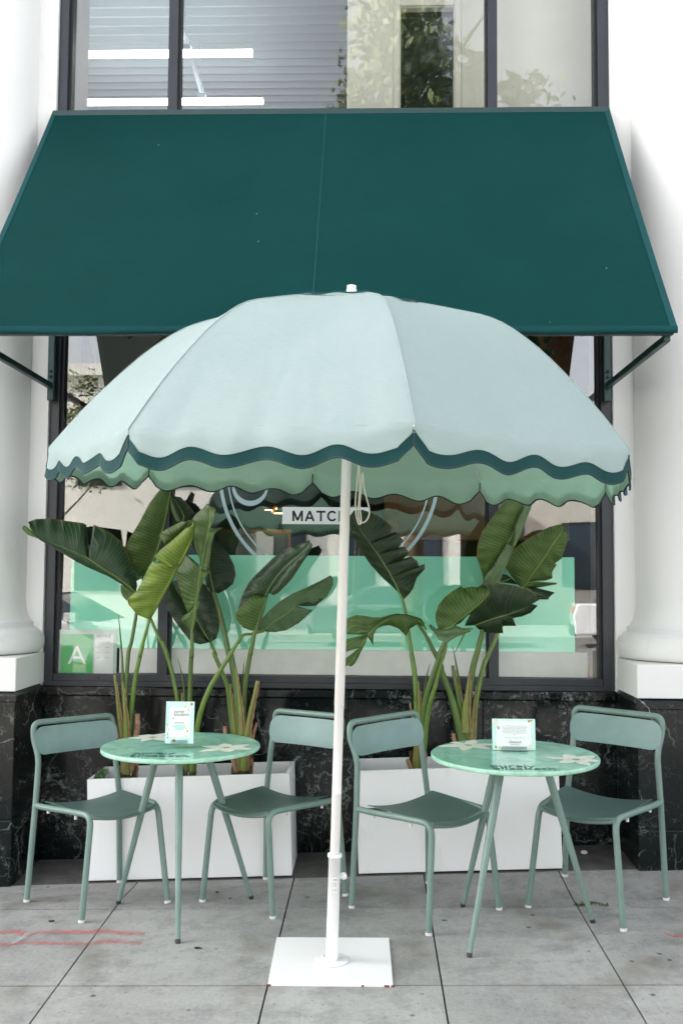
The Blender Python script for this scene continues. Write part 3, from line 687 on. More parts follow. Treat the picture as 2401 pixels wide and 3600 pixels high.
# ------------------------------------------------------------ umbrella
UA = Vector((-.105, 3.929, 1.947)); UN = Vector((.0251, -.032, .9992)).normalized()
NO = [(-1.227,3.701,1.957),(-.74,2.983,1.919),(.125,2.814,1.924),(.852,3.298,1.902),(.972,4.164,1.903),(.523,4.874,1.96),(-.302,5.04,2.015),(-1.034,4.559,1.998)]
RI = [(-1.219,3.702,2.023),(-.74,2.977,1.988),(.119,2.808,1.984),(.846,3.296,1.974),(.978,4.163,1.968),(.527,4.876,2.026),(-.301,5.042,2.081),(-1.036,4.559,2.064)]
NO = [Vector(p) for p in NO]; RI = [Vector(p) for p in RI]
um = empty('patio_umbrella', (-.147, 3.96, gz(-.147, 3.96)), 'pale aqua scalloped patio umbrella with teal trim on a white pole and square base', 'umbrella')
TOPH = .690
hp = [(0, .690), (.13, .682), (.26, .655), (.40, .612), (.56, .552), (.68, .460), (.78, .355), (.9, .208), (1, .066)]
def hprof(t):
    for i in range(len(hp)-1):
        if t <= hp[i+1][0]:
            a, b = hp[i], hp[i+1]; f = (t-a[0])/(b[0]-a[0])
            m0 = (hp[i+1][1]-hp[i-1][1])/(hp[i+1][0]-hp[i-1][0]) if i > 0 else 0
            m1 = (hp[i+2][1]-hp[i][1])/(hp[i+2][0]-hp[i][0]) if i+2 < len(hp) else (b[1]-a[1])/(b[0]-a[0])
            h = b[0]-a[0]; return (2*f**3-3*f*f+1)*a[1]+(f**3-2*f*f+f)*h*m0+(-2*f**3+3*f*f)*b[1]+(f**3-f*f)*h*m1
    return hp[-1][1]
def ridge(i, t):
    V = RI[i % 8]; d = V-UA; ax_ = d.dot(UN); lat = d-UN*ax_
    h = hprof(t) + (ax_-.066)*t*t
    return UA + lat*t + UN*h
NT, NS = 18, 20
def canopy_pt(i, t, s, off=0):
    a = ridge(i, t); b = ridge(i+1, t); p = a.lerp(b, s)
    # fabric pulled taut between ribs: slight inward belly
    out = (p-UA); out -= UN*out.dot(UN); out = out.normalized() if out.length > 1e-6 else Vector((0, 0, 0))
    belly = math.sin(math.pi*s)*math.sin(math.pi*min(1, t*.96))*.010
    wr = .0022*math.sin(s*37+i*3+t*9)*t*max(0, (t-.7))*3
    wr += .0045*noise.noise(Vector((s*5+i*7, t*4, .3)))*math.sin(math.pi*s)**.5*t
    e_ = min(s, 1-s); wr += .0035*math.sin((t*9-e_*26)+i)*math.exp(-((e_-.10)/.09)**2)*max(0, t-.72)*3.2
    nrm = (out*.6+UN*.8)
    return p + nrm*(-belly+wr+off)
mb = MB()
for i in range(8):
    for lay, (off, mi) in enumerate(((0, 0), (-.003, 1))):
        P = [canopy_pt(i, t/NT, s/NS, off) for t in range(NT+1) for s in range(NS+1)]
        F = [(t*(NS+1)+s, (t+1)*(NS+1)+s, (t+1)*(NS+1)+s+1, t*(NS+1)+s+1) for t in range(NT) for s in range(NS)]
        if lay: F = [f[::-1] for f in F]
        mb.add(P, F, mi, True)
canopy = mb.build('canopy', [mUmb, mUmbIn], um)
# valance: scalloped, one per panel
def val_drop(s, lobes=4):
    w_ = .5-.5*math.cos(2*math.pi*lobes*s)
    e = min(1, min(s, 1-s)/.055); return (.103+.030*w_)*e**.8 + .060*(1-e**.8)
NV = 72
for i in range(8):
    A0, B0 = RI[i], RI[(i+1) % 8]; mb = MB()
    outw = ((A0+B0)/2-UA); outw -= UN*outw.dot(UN); outw.normalize()
    dn = -UN*.985+outw*.03
    def vp(s, q, off=0):
        top = canopy_pt(i, 1, s); e = min(1, min(s, 1-s)/.05)
        dc = (top-canopy_pt(i, .96, s)).normalized(); bl = (.10+.55*math.sin(math.pi*s)**.6); Dp = val_drop(s)
        rip = .006*math.sin(s*2*math.pi*4+i)+.004*math.sin(s*31+i*2)
        qq = min(q, bl); f_ = qq/bl; I1 = qq - bl*(f_**3-.5*f_**4)   # tangent turns gradually from the canopy slope to vertical
        return top + (dc*I1 + dn*(q-I1))*Dp + outw*(off + rip*q*e + .006*math.sin(math.pi*q*.5)*(1-e)*-1)
    rows = [0, .15, .3, .45, .6, .72, .78, .9, 1.0]
    def band(q0, q1, off, mi, flip, nq):
        P = []; F = []
        for k in range(nq+1):
            for s in range(NV+1):
                ss = s/NV; dr = val_drop(ss); q = q0(dr)+(q1(dr)-q0(dr))*k/nq; P.append(vp(ss, q, off))
        for k in range(nq):
            for s in range(NV):
                f = (k*(NV+1)+s, (k+1)*(NV+1)+s, (k+1)*(NV+1)+s+1, k*(NV+1)+s+1); F.append(f[::-1] if flip else f)
        mb.add(P, F, mi, True)
    band(lambda d: 0, lambda d: 1, 0, 0, False, 8)
    band(lambda d: 0, lambda d: 1, -.003, 1, True, 8)
    v_ = mb.build('valance', [mUmb, mUmbIn], um)
    mb = MB()
    band(lambda d: max(.1, 1-.036/d), lambda d: 1.0, .0022, 0, False, 3)
    mb.build('ribbon', mTrim, v_)
    mb = MB(); path = [vp(s/NV, 1.0, -.0005) for s in range(NV+1)]; mb.tube([vp(0, .35, -.001)]+path+[vp(1, .35, -.001)], .0036, 6)
    mb.tube([vp(s/NV, max(.1, 1-.036/val_drop(s/NV)), .0028) for s in range(NV+1)], .0012, 4)
    mb.build('binding', mBind, v_)
# seams over the ribs
mb = MB()
for i in range(8): mb.tube([ridge(i, t/24)+UN*.001 for t in range(1, 25)]+[RI[i]-UN*.03], .0022, 5)
mb.build('rib_seams', mUmb, canopy)
# vent cap
mb = MB(); vt = .262
def vpt(i, t, s):
    p = ridge(i, t).lerp(ridge(i+1, t), s); k = 8; return p + UN*(.005+.002*t/vt + (.003*math.sin(2*math.pi*2*s+i) if t > vt*.8 else 0))
for i in range(8):
    P = [vpt(i, vt*a/5, s/10) for a in range(6) for s in range(11)]; F = [(a*11+s, (a+1)*11+s, (a+1)*11+s+1, a*11+s+1) for a in range(5) for s in range(10)]
    mb.add(P, F, 0, True)
vc = mb.build('vent_cap', mUmb, um)
mb = MB(); path = [vpt(i, vt, s/10) for i in range(8) for s in range(10)]; path.append(path[0])
P = []; F = []
for p in path:
    o_ = p-UA; o_ -= UN*o_.dot(UN); o_.normalize(); P += [p+UN*.001, p+o_*.014-UN*.004, p+o_*.015-UN*.009]
for k in range(len(path)-1):
    for q in (0, 1): F.append((k*3+q, k*3+q+1, k*3+4+q, k*3+3+q))
mb.add(P, F, 0, True); mb.build('vent_trim', mTrim, vc)
top = UA+UN*(TOPH+.034)
base = Vector((-.147, 3.96, gz(-.147, 3.96)+.012))
def colT(p, ax_): q = ax_.to_track_quat('Z', 'Y'); return Matrix.Translation(p) @ q.to_matrix().to_4x4()
AXP = (top-base).normalized(); PT = colT(base, AXP); PL = (top-base).length
mb = MB(); mb.lathe([(.001, 0), (.021, 0), (.021, .020), (.017, .026), (.019, .028), (.019, .036), (.008, .040), (.001, .040)], (0, 0, PL-.004), 20, T=PT); mb.build('finial', mat('finial_plastic', (.75, .75, .74), .3), um)
mb = MB(); mb.lathe([(.0185, .03), (.0185, .64), (.0190, .641), (.0190, .644), (.0185, .645), (.0185, .98), (.0195, .981), (.0195, PL-.01)], (0, 0, 0), 24, T=PT)
mPole = M_white('painted_aluminium_pole', (.72, .69, .66), (.22, .20, .17), .60, .72, .35, .02, .5)
pole = mb.build('pole', mPole, um)
mb = MB(); mb.lathe([(.0232, .002), (.0240, .004), (.0236, .02), (.0236, .395), (.0275, .396), (.0285, .402), (.0275, .409), (.0200, .410)], (0, 0, 0), 28, T=PT); slv = mb.build('base_sleeve', mPoleW, um)
mb = MB(); kT = PT @ Matrix.Translation((.0236, -.004, .315)) @ Matrix.Rotation(R(90), 4, 'Y') @ Matrix.Rotation(R(10), 4, 'X')
mb.lathe([(.006, -.004), (.006, .008), (.0075, .010), (.011, .013), (.0135, .016), (.0145, .022), (.0135, .028), (.009, .031), (.001, .032)], (0, 0, 0), 16, T=kT); mb.build('clamp_knob', mPoleW, slv)
mb = MB(); tT = PT @ Matrix.Rotation(R(-122), 4, 'Z')
P = []; F = []
for k in range(7):
    a = R(-26+52*k/6)
    for z in (.262, .268, .322, .328):
        rr = .0250; edge = (k in (0, 6)) and z in (.262, .328)
        P.append(tT @ Vector((rr*math.cos(a), rr*math.sin(a), z+(.004 if edge and z < .3 else -.004 if edge else 0))))
for k in range(6):
    for q in range(3): F.append((k*4+q, k*4+4+q, k*4+5+q, k*4+1+q))
mb.add(P, F, 0, True); mb.build('name_plate', mat('plate_white', (.70, .70, .68), .3), slv)
mb = MB()
for z in (.275, .292, .300, .314):
    for k in range(6):
        a = R(-18+6*k); 
        if k % 2 == 0 or z > .31: mb.box((.0253, -.0008, z), (.0256, .0008, z+.0035), T=tT @ Matrix.Rotation(a, 4, 'Z'))
mb.build('plate_lettering', mInkB, slv)
# base plate: square steel sheet lying on the paving
BC = [(-.374, 3.753), (.086, 3.743), (.079, 4.196), (-.384, 4.206)]
mb = MB(); P = [Vector((x, y, gz(x, y)+h)) for h in (0, .011) for x, y in BC]
mb.add(P, [(0, 3, 2, 1), (4, 5, 6, 7), (0, 1, 5, 4), (1, 2, 6, 5), (2, 3, 7, 6), (3, 0, 4, 7)])
bp = mb.build('base_plate', mPoleW, um, .0025)
mb = MB(); mb.lathe([(.001, .001), (.0675, .001), (.0675, .0035), (.064, .0045), (.025, .0045)], (0, 0, 0), 40, T=colT(base, UPG)); fl = mb.build('flange', mPoleW, bp)
mb = MB()
for a in (200, 268, 330): mb.lathe([(.001, .0075), (.006, .0070), (.007, .0045)], (.048*math.cos(R(a)), .048*math.sin(R(a)), 0), 10, T=colT(base, UPG))
mb.build('flange_bolts', mPoleW, bp)
mb = MB()
rust = mat('rust', (.16, .06, .03), .9)
for (u, w_) in ((.0, .012), (.93, .018), (.985, .012), (.75, .008)):
    x = BC[0][0]+(BC[1][0]-BC[0][0])*u; y = BC[0][1]+(BC[1][1]-BC[0][1])*u
    mb.box((x, y-.0012, gz(x, y)+.0005), (x+w_, y+.0003, gz(x, y)+.0085))
mb.build('rust_chips', rust, bp)
# ribs, struts, hubs inside
mRib = mat('rib_metal', (.55, .56, .54), .4)
hub = UA+UN*.40
for i in range(8):
    mb = MB(); mb.tube([ridge(i, t/14)-UN*.012 for t in range(0, 15)], .004, 6); rb = mb.build('rib', mRib, um)
    mb = MB(); mb.tube([hub+(ridge(i, .05)-ridge(i, 0)), ridge(i, .52)-UN*.016], .0035, 6); mb.build('strut', mRib, rb)
mb = MB(); HT = colT(hub, UN); mb.lathe([(.02, -.02), (.045, -.02), (.045, .02), (.02, .02)], (0, 0, 0), 20, T=HT); mb.build('runner', mPoleW, um)
# pull cord loop
mCord = mat('cream_cord', (.62, .58, .50), .9)
mb = MB(); Yc = 3.84
pts = [(822, 1060), (820, 1100), (816, 1150), (818, 1185), (824, 1203), (829, 1196), (826, 1160), (829, 1120), (832, 1085), (836, 1120), (846, 1160), (848, 1178), (842, 1194), (832, 1200), (825, 1195), (822, 1170), (826, 1120), (824, 1065)]
pts = [atD(x, y, Yc+.004*math.sin(k*2.1)) for k, (x, y) in enumerate(pts)]
def smooth(pp, n_=6):
    out = []
    for i in range(len(pp)-1):
        p0, p1, p2, p3 = pp[max(i-1, 0)], pp[i], pp[i+1], pp[min(i+2, len(pp)-1)]
        for k in range(n_):
            t = k/n_; out.append(.5*((2*p1)+(p2-p0)*t+(2*p0-5*p1+4*p2-p3)*t*t+(3*p1-p0-3*p2+p3)*t**3))
    out.append(pp[-1]); return out
mb.tube(smooth([pts[0]+Vector((0, .02, .25))]+pts+[pts[-1]+Vector((0, .02, .25))]), .0030, 6); mb.build('pull_cord', mCord, um)

# ------------------------------------------------------------ chairs
CH = [  # pose x, y, heading ; tilt ; feet (rear +, rear -, front +, front -)
 ((-1.426, 4.89, -2.357), (.018, -.024), [(-1.589, 4.676), (-1.247, 5.035), (-1.254, 4.408), (-.929, 4.654)]),
 ((-.316, 4.90, 2.513), (.016, -.012), [(-.516, 5.025), (-.116, 4.743), (-.771, 4.673), (-.425, 4.453)]),
 ((.100, 4.746, -2.422), (.020, .023), [(-.082, 4.582), (.280, 4.902), (.244, 4.248), (.573, 4.550)]),
 ((1.143, 4.804, 2.545), (-.002, .036), [(.942, 4.96), (1.342, 4.668), (.707, 4.58), (1.056, 4.292)])]
CL = ['sage green metal cafe chair at the far left beside the left marble pedestal', 'sage green metal cafe chair partly hidden behind the white umbrella pole',
      'sage green metal cafe chair just right of the umbrella pole facing the right table', 'sage green metal cafe chair at the far right by the marble pedestal']
def rounded(pp, r_, n_=6):
    pp = [Vector(p) for p in pp]; out = [pp[0]]
    for i in range(1, len(pp)-1):
        a, b, c = pp[i-1], pp[i], pp[i+1]; rr = min(r_[i] if isinstance(r_, list) else r_, (a-b).length*.49, (c-b).length*.49)
        p0 = b+(a-b).normalized()*rr; p1 = b+(c-b).normalized()*rr
        for k in range(n_+1): t = k/n_; out.append(p0*(1-t)**2+b*2*t*(1-t)+p1*t*t)
    out.append(pp[-1]); return out
TR = .0138
for ci, (pose, tilt, feet) in enumerate(CH):
    x0, y0, th = pose; nn = Vector((-tilt[0], -tilt[1], 1)).normalized(); ex = Vector((1, 0, tilt[0])).normalized(); ey = nn.cross(ex)
    Rt = ex*math.cos(th)+ey*math.sin(th); Fw = -ex*math.sin(th)+ey*math.cos(th); org = Vector((x0, y0, gz(x0, y0)))
    def L(x, y, z): return org+Rt*x+Fw*y+nn*z
    ch = empty('cafe_chair', org, CL[ci], 'chair', 'sage green metal cafe chairs')
    ft = {(0, 1): feet[0], (0, -1): feet[1], (1, 1): feet[2], (1, -1): feet[3]}
    def fp(k, h=.010): x, y = ft[k]; return Vector((x, y, gz(x, y)+h))
    # back hoop: posts + top rail
    hoop = [L(.223, .020, .441), L(.203, .008, .655), L(.214, -.030, .745), L(.213, -.034, .818), L(-.213, -.034, .818), L(-.214, -.030, .745), L(-.203, .008, .655), L(-.223, .020, .441)]
    mb = MB(); mb.tube(rounded(hoop, [0, .05, .03, .062, .062, .03, .05, 0]), TR, 14); mb.build('back_hoop', mChair, ch)
    for s in (1, -1):
        mb = MB(); a = fp((0, s)); b = L(s*.223, .020, .441); mb.tube([a, a.lerp(b, .5), b], TR, 14); lg_ = mb.build('leg', mChair, ch)
        mb = MB(); mb.tube([a-(b-a).normalized()*.010, a+(b-a).normalized()*.002], .0150, 14); mb.build('foot_cap', mFoot, lg_)
        a = fp((1, s))
        path = rounded([a, L(s*.172, .452, .448), L(s*.190, .30, .446), L(s*.216, .10, .440), L(s*.221, .022, .440)], [0, .055, .05, .05, 0])
        mb = MB(); mb.tube(path, TR, 14); lg_ = mb.build('leg', mChair, ch)
        mb = MB(); d = (path[1]-path[0]).normalized(); mb.tube([a-d*.010, a+d*.002], .0150, 14); mb.build('foot_cap', mFoot, lg_)
        for yy in (.12, .33):
            xx = s*(.214 if yy < .2 else .187); mb = MB(); mb.tube([L(xx-s*.006, yy, .432), L(xx-s*.006, yy, .415)], .007, 10); mb.build('stacking_buffer', mFoot, lg_)
    mb = MB(); mb.tube([L(-.168+.336*k/12, .438+.012*math.sin(math.pi*k/12), .440-.020*math.sin(math.pi*k/12)) for k in range(13)], TR*.95, 12); mb.build('front_rail', mChair, ch)
    mb = MB(); mb.tube([L(-.216+.432*k/12, .06, .438-.022*math.sin(math.pi*k/12)) for k in range(13)], TR*.8, 10); mb.build('rear_rail', mChair, ch)
    # seat: thin dished steel sheet
    NXs, NYs = 20, 18
    def seat_pt(i, j, off=0):
        v = j/NYs; u = -1+2*i/NXs
        yy = .075+.385*v; hw = .203-.020*v
        r_ = .10; 
        if v > .78: q = (v-.78)/.22; hw *= math.sqrt(max(0, 1-(q*.52)**2.0)); 
        fr = .035*(1-u*u)*max(0, v-.5)*2 * .9
        zz = .459 - .026*(1-u*u)*(.95-.25*v) + .004*math.cos(v*3) - .010*max(0, v-.75)**1.5*6
        return L(u*hw, yy+fr, zz+off)
    mb = MB()
    P = [seat_pt(i, j) for i in range(NXs+1) for j in range(NYs+1)]; P2 = [seat_pt(i, j, -.0035) for i in range(NXs+1) for j in range(NYs+1)]
    F = [(i*(NYs+1)+j, (i+1)*(NYs+1)+j, (i+1)*(NYs+1)+j+1, i*(NYs+1)+j+1) for i in range(NXs) for j in range(NYs)]
    mb.add(P, F, 0, True); mb.add(P2, [f[::-1] for f in F], 0, True)
    n0 = NYs+1; ring_ = [i*n0 for i in range(NXs+1)]+[NXs*n0+j for j in range(1, n0)]+[i*n0+NYs for i in range(NXs-1, -1, -1)]+[j for j in range(NYs-1, 0, -1)]
    mb.add(P+P2, [(ring_[k], ring_[(k+1) % len(ring_)], len(P)+ring_[(k+1) % len(ring_)], len(P)+ring_[k]) for k in range(len(ring_))][::1], 0)
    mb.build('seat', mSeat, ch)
    # backrest: stadium plate in front of hoop
    bz0, bz1, hw = .668, .798, .221; rr = .052; out = []
    for (cx, cz, a0) in ((hw-rr, bz1-rr, 0), (-hw+rr, bz1-rr, 90), (-hw+rr, bz0+rr, 180), (hw-rr, bz0+rr, 270)):
        for k in range(9): a = R(a0+90*k/8); out.append((cx+rr*math.cos(a), cz+rr*math.sin(a)))
    cols = 16; P = []
    def bpnt(x, z, off): return L(x, -.004-.20*(z-.70)-.020*(1-(x/hw)**2)*1.0+.012+off, z)
    mb = MB(); fr_, bk = [], []
    # build as strips across x
    def zspan(x):
        ax_ = abs(x); 
        if ax_ <= hw-rr: return bz0, bz1
        d = ax_-(hw-rr); q = math.sqrt(max(0, rr*rr-d*d)); return bz0+rr-q, bz1-rr+q
    xs_ = [-hw+rr*(1-math.cos(R(90*k/6))) for k in range(7)] + [-hw+rr+(2*hw-2*rr)*k/12 for k in range(1, 12)] + [hw-rr*(1-math.cos(R(90*k/6))) for k in range(6, -1, -1)]
    for off, flip in ((.0, False), (-.003, True)):
        P = []; F = []
        for x in xs_:
            z0_, z1_ = zspan(x)
            for k in range(5): P.append(bpnt(x, z0_+(z1_-z0_)*k/4, off))
        for i in range(len(xs_)-1):
            for k in range(4): f = (i*5+k, i*5+5+k, i*5+6+k, i*5+1+k); F.append(f if flip else f[::-1])
        mb.add(P, F, 0, True)
    nx_ = len(xs_); rg = [i*5 for i in range(nx_)]+[(nx_-1)*5+k for k in range(1, 5)]+[i*5+4 for i in range(nx_-2, -1, -1)]+[k for k in range(3, 0, -1)]
    o0 = 0; N5 = nx_*5
    mb.add(mb.v[:2*N5], [(rg[k], rg[(k+1) % len(rg)], N5+rg[(k+1) % len(rg)], N5+rg[k]) for k in range(len(rg))], 0)
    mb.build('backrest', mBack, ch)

# ------------------------------------------------------------ tables
def petals(c, parent, zt, rr, nrm_z, phase, sq=1.0, n_=6):
    for k in range(n_):
        a = phase+2*math.pi*k/n_; L_ = rr*(.82+.36*random.random()); w_ = rr*.25*(.8+.4*random.random()); mb = MB(); P = []; F = []
        N_ = 14
        for i in range(N_+1):
            t = i/N_; ww = w_*math.sin(math.pi*min(1, t**.75))**.8 if t < 1 else 0
            for s in (-1, 1):
                p = Vector((math.cos(a), math.sin(a), 0))*(.012+L_*t)+Vector((-math.sin(a), math.cos(a), 0))*ww*s
                q = Vector((c[0]+p.x, c[1]+p.y, 0)); 
                if (Vector((q.x-tc[0], q.y-tc[1], 0))).length > tR-.004:
                    d_ = Vector((q.x-tc[0], q.y-tc[1], 0)).normalized()*(tR-.004); q = Vector((tc[0]+d_.x, tc[1]+d_.y, 0))
                q.z = zt(q.x, q.y)+.0006+.0002*(k % 3); P.append(q)
        for i in range(N_): F.append((2*i, 2*i+1, 2*i+3, 2*i+2))
        mb.add(P, F); mb.build('printed_petal', mPetal, parent)
    mb = MB(); P = [Vector((c[0], c[1], zt(*c)+.0014))]
    for k in range(14): a = 2*math.pi*k/14; r_ = .018*(.7+.5*random.random()); P.append(Vector((c[0]+r_*math.cos(a), c[1]+r_*math.sin(a), zt(*c)+.0013)))
    mb.add(P, [(0, 1+k, 1+(k+1) % 14) for k in range(14)]); mb.build('printed_stamens', mPetC, parent)
TB = [dict(c=(-.861, 4.561, .775), t=(-.009, -.004), feet=[(-.787, 4.170), (-1.154, 4.646), (-.549, 4.706)], fl=[(352, 1693), (520, 1717)], tx=(303, 1731.8, 294, 1737.6), tops=None,
           lab='round mint watercolour bistro table left of the umbrella pole holding an upright card'),
      dict(c=(.616, 4.357, .789), t=(0, -.018), feet=[(.389, 4.019), (.416, 4.589), (.950, 4.385)], fl=[(1075, 1711), (1322, 1744)], tx=(1125, 1761, 1130, 1766.8), tops=None,
           lab='round mint watercolour bistro table right of the umbrella pole holding a wide card')]
for tb in TB:
    tc = tb['c']; tR = .357; tx_, ty_ = tb['t']
    def zt(x, y): return tc[2]-tx_*(x-tc[0])*-1*-1-ty_*(y-tc[1]) if False else tc[2]+(-tx_)*(x-tc[0])+(-ty_)*(y-tc[1])
    nrm = Vector((tx_, ty_, 1)).normalized()
    T_ = colT(Vector(tc), nrm)
    tbl = empty('bistro_table', (tc[0], tc[1], gz(tc[0], tc[1])), tb['lab'], 'table', 'round bistro tables')
    mb = MB(); mb.lathe([(.001, 0), (tR-.006, 0), (tR-.002, -.0015)], (0, 0, 0), 96, 0, T_, False); mb.lathe([(tR-.002, -.0015), (tR, -.005), (tR, -.016), (tR-.003, -.020), (tR-.02, -.022), (.001, -.022)], (0, 0, 0), 96, 1, T_)
    mb.build('tabletop', [mTable, mTabRim], tbl)
    mb = MB(); mb.lathe([(.001, -.0225), (.15, -.0225), (.15, -.036), (.001, -.036)], (0, 0, 0), 32, 0, T_); mb.build('mounting_plate', mChair, tbl)
    cx = Vector((sum(f[0] for f in tb['feet'])/3, sum(f[1] for f in tb['feet'])/3, 0))
    for fx, fy in tb['feet']:
        d = Vector((fx, fy, 0))-cx
        foot = Vector((fx, fy, gz(fx, fy)+.004)); topp = Vector((tc[0]+d.x*.36, tc[1]+d.y*.36, zt(tc[0]+d.x*.36, tc[1]+d.y*.36)-.03))
        mb = MB(); n_ = 10; mb.tube([foot.lerp(topp, k/n_) for k in range(n_+1)], [.0105+.0065*min(1, k/n_*1.3) for k in range(n_+1)], 16); lg_ = mb.build('leg', mChair, tbl)
        mb = MB(); u = (topp-foot).normalized(); mb.tube([foot-u*.004, foot+u*.012], .0112, 14); mb.build('foot_cap', mBlackP, lg_)
    for q, (dx, dy) in enumerate(tb['fl']):
        d = ray(dx*K, dy*K); t = 4.5
        for _ in range(50): p = CP+d*t; t += (p.z-zt(p.x, p.y))*2
        petals((p.x, p.y), tbl, zt, .118, 1, .25+q*.5)
    # printed name, reading from the street side
    x1, y1, x2, y2 = tb['tx']
    for s, dx, dy in (('purely', x1, y1), ('elizabeth.', x2, y2)):
        d = ray(dx*K, dy*K); t = 4.5
        for _ in range(50): p = CP+d*t; t += (p.z-zt(p.x, p.y))*2
        text(s, .0720, (p.x, p.y, zt(p.x, p.y)+.0008), Matrix.Rotation(-ty_, 4, 'X') @ Matrix.Rotation(-tx_*-1, 4, 'Y'), mInk, tbl, 'printed_lettering', .0003, font_w=.0012, sx=1.0)
    tb['zt'] = zt

# cards on the tables
mAcr = M_glass('clear_acrylic', (.92, .96, .95), 1.6); mMint = mat('mint_card', (.50, .74, .66), .5, 0, .4, .2, 30, col2=(.66, .80, .78)); mCardW = mat('card_white', (.80, .81, .80), .5)
mYelF = mat('yellow_print', (.75, .55, .08), .5); mOrF = mat('orange_print', (.60, .20, .06), .5); mGrF = mat('green_print', (.14, .28, .05), .5); mMintD = mat('mint_print', (.40, .70, .62), .5)
def card(name, dx0, dy0, dx1, dy1, tb, lab, content):
    zt = tb['zt']; xm = (dx0+dx1)/2
    d = ray(xm*K, dy1*K); t = 4.5
    for _ in range(50): p = CP+d*t; t += (p.z-zt(p.x, p.y)-.003)*2
    Y = p.y; s = K*Y/FPX; W_ = (dx1-dx0)*s; H_ = (dy1-dy0)*s
    T = Matrix.Translation(p) @ Matrix.Rotation(R(-6), 4, 'X')
    root = empty(name, p, lab, 'card')
    mb = MB(); mb.box((-W_/2, 0, 0), (W_/2, .0012, H_), T=T); mb.build('card_sheet', mMint, root)
    mb = MB(); mb.box((-W_*.30, -.026, -.003), (W_*.30, .030, .0005), T=T); mb.box((-W_*.30, -.005, .0006), (W_*.30, -.0025, .016), T=T); mb.build('acrylic_foot', mAcr, root)
    def patch(x0, z0, x1, z1, m_, nm, off=-.0006):
        mb = MB(); mb.box((W_*(x0-.5), off-.0004, H_*z0), (W_*(x1-.5), off, H_*z1), T=T); mb.build(nm, m_, root)
    def tx(s_, x, z, size, m_, al='CENTER', fw=0, shear=0): text(s_, size*H_, T @ Vector((W_*(x-.5), -.0013, H_*z)), T.to_3x3().to_4x4() @ RX, m_, root, 'lettering', .0001, al, fw, 1, shear)
    def blob(x, z, r_, m_, nm, st=1.0, a=0):
        mb = MB(); P = [T @ Vector((W_*(x-.5), -.0016, H_*z))]
        for k in range(12): an = 2*math.pi*k/12; q = Matrix.Rotation(a, 2) @ Vector((math.cos(an)*r_*H_*st, math.sin(an)*r_*H_)); P.append(T @ Vector((W_*(x-.5)+q.x, -.0015, H_*z+q.y)))
        mb.add(P, [(0, 1+k, 1+(k+1) % 12) for k in range(12)]); mb.build(nm, m_, root)
    content(patch, tx, blob)
def c1(patch, tx, blob):
    patch(.13, .15, .87, .85, mCardW, 'printed_pouch')
    tx('purely', .28, .73, .105, mInkB, 'LEFT', 0); tx('elizabeth.', .28, .655, .105, mInkB, 'LEFT', 0); tx('GRANOLA', .48, .475, .055, mInkB, shear=.2)
    patch(.28, .375, .70, .44, mMintD, 'printed_band', -.0011); patch(.34, .32, .64, .37, mMintD, 'printed_band', -.0011)
    tx('- - - -', .48, .27, .035, mInkG); tx('NET WT', .48, .20, .030, mInkG)
    for (x, z, r_, m_, st, a) in ((.90, .94, .035, mOrF, 1, 0), (.68, .88, .025, mYelF, 1, .4), (.32, .07, .035, mOrF, 1.1, 0), (.13, .33, .022, mYelF, 1.3, .6), (.72, .36, .022, mYelF, 1, .8), (.78, .30, .018, mGrF, 1.4, 1), (.75, .18, .022, mYelF, 1, .2), (.27, .60, .016, mGrF, 1.6, .3), (.10, .14, .016, mGrF, 1.5, .9), (.95, .55, .013, mInkB, .3, .3), (.06, .45, .03, mInkB, .2, -.4), (.8, .8, .05, mInkB, .12, .5), (.1, .22, .05, mInkB, .12, 0)): blob(x, z, r_, m_, 'printed_nut', st, a)
def c2(patch, tx, blob):
    patch(.10, .07, .90, .92, mCardW, 'printed_panel')
    for k, s in enumerate(("I'm so excited to share something very special", 'with you - our limited edition Vanilla Glow baked', 'vanilla pistachio granola. Created to celebrate', 'beauty from the inside out, it is crafted with', 'candied pistachios, real vanilla bean, and a hint of', 'sea salt, and infused with collagen peptides and', 'honey.')): tx(s, .52, .76-.045*k, .042, mInkG)
    tx('Hope it adds a little glow to your day.', .52, .38, .042, mInkG); tx('- Elizabeth', .50, .22, .11, mInkB, shear=.35); tx('FOUNDER & CEO', .52, .16, .038, mInkB, fw=.0002)
    for (x, z, r_, m_, st, a) in ((.07, .90, .07, mPetal, 1.5, 0), (.12, .84, .04, mPetal, .5, .3), (.09, .94, .03, mYelF, 1, 0), (.13, .72, .07, mBlk, .18, .2), (.16, .70, .06, mBlk, .18, -.2), (.86, .93, .045, mOrF, 1.0, .5), (.92, .95, .02, mGrF, 1.4, 0), (.08, .09, .035, mGrF, 1, .5), (.155, .07, .04, mYelF, .8, .5), (.88, .12, .09, mPetal, .6, .1), (.84, .08, .05, mPetal, 1.8, .2), (.92, .09, .05, mPetal, 1.4, -.3), (.88, .09, .02, mYelF, 1.2, 0)): blob(x, z, r_, m_, 'printed_nut', st, a)
card('table_card', 379, 1613, 444, 1707, TB[0], 'tall upright advert card with a white pouch picture on the left table', c1)
card('table_card', 1131, 1653, 1228, 1722, TB[1], 'wide card printed with a letter and flowers on the right table', c2)

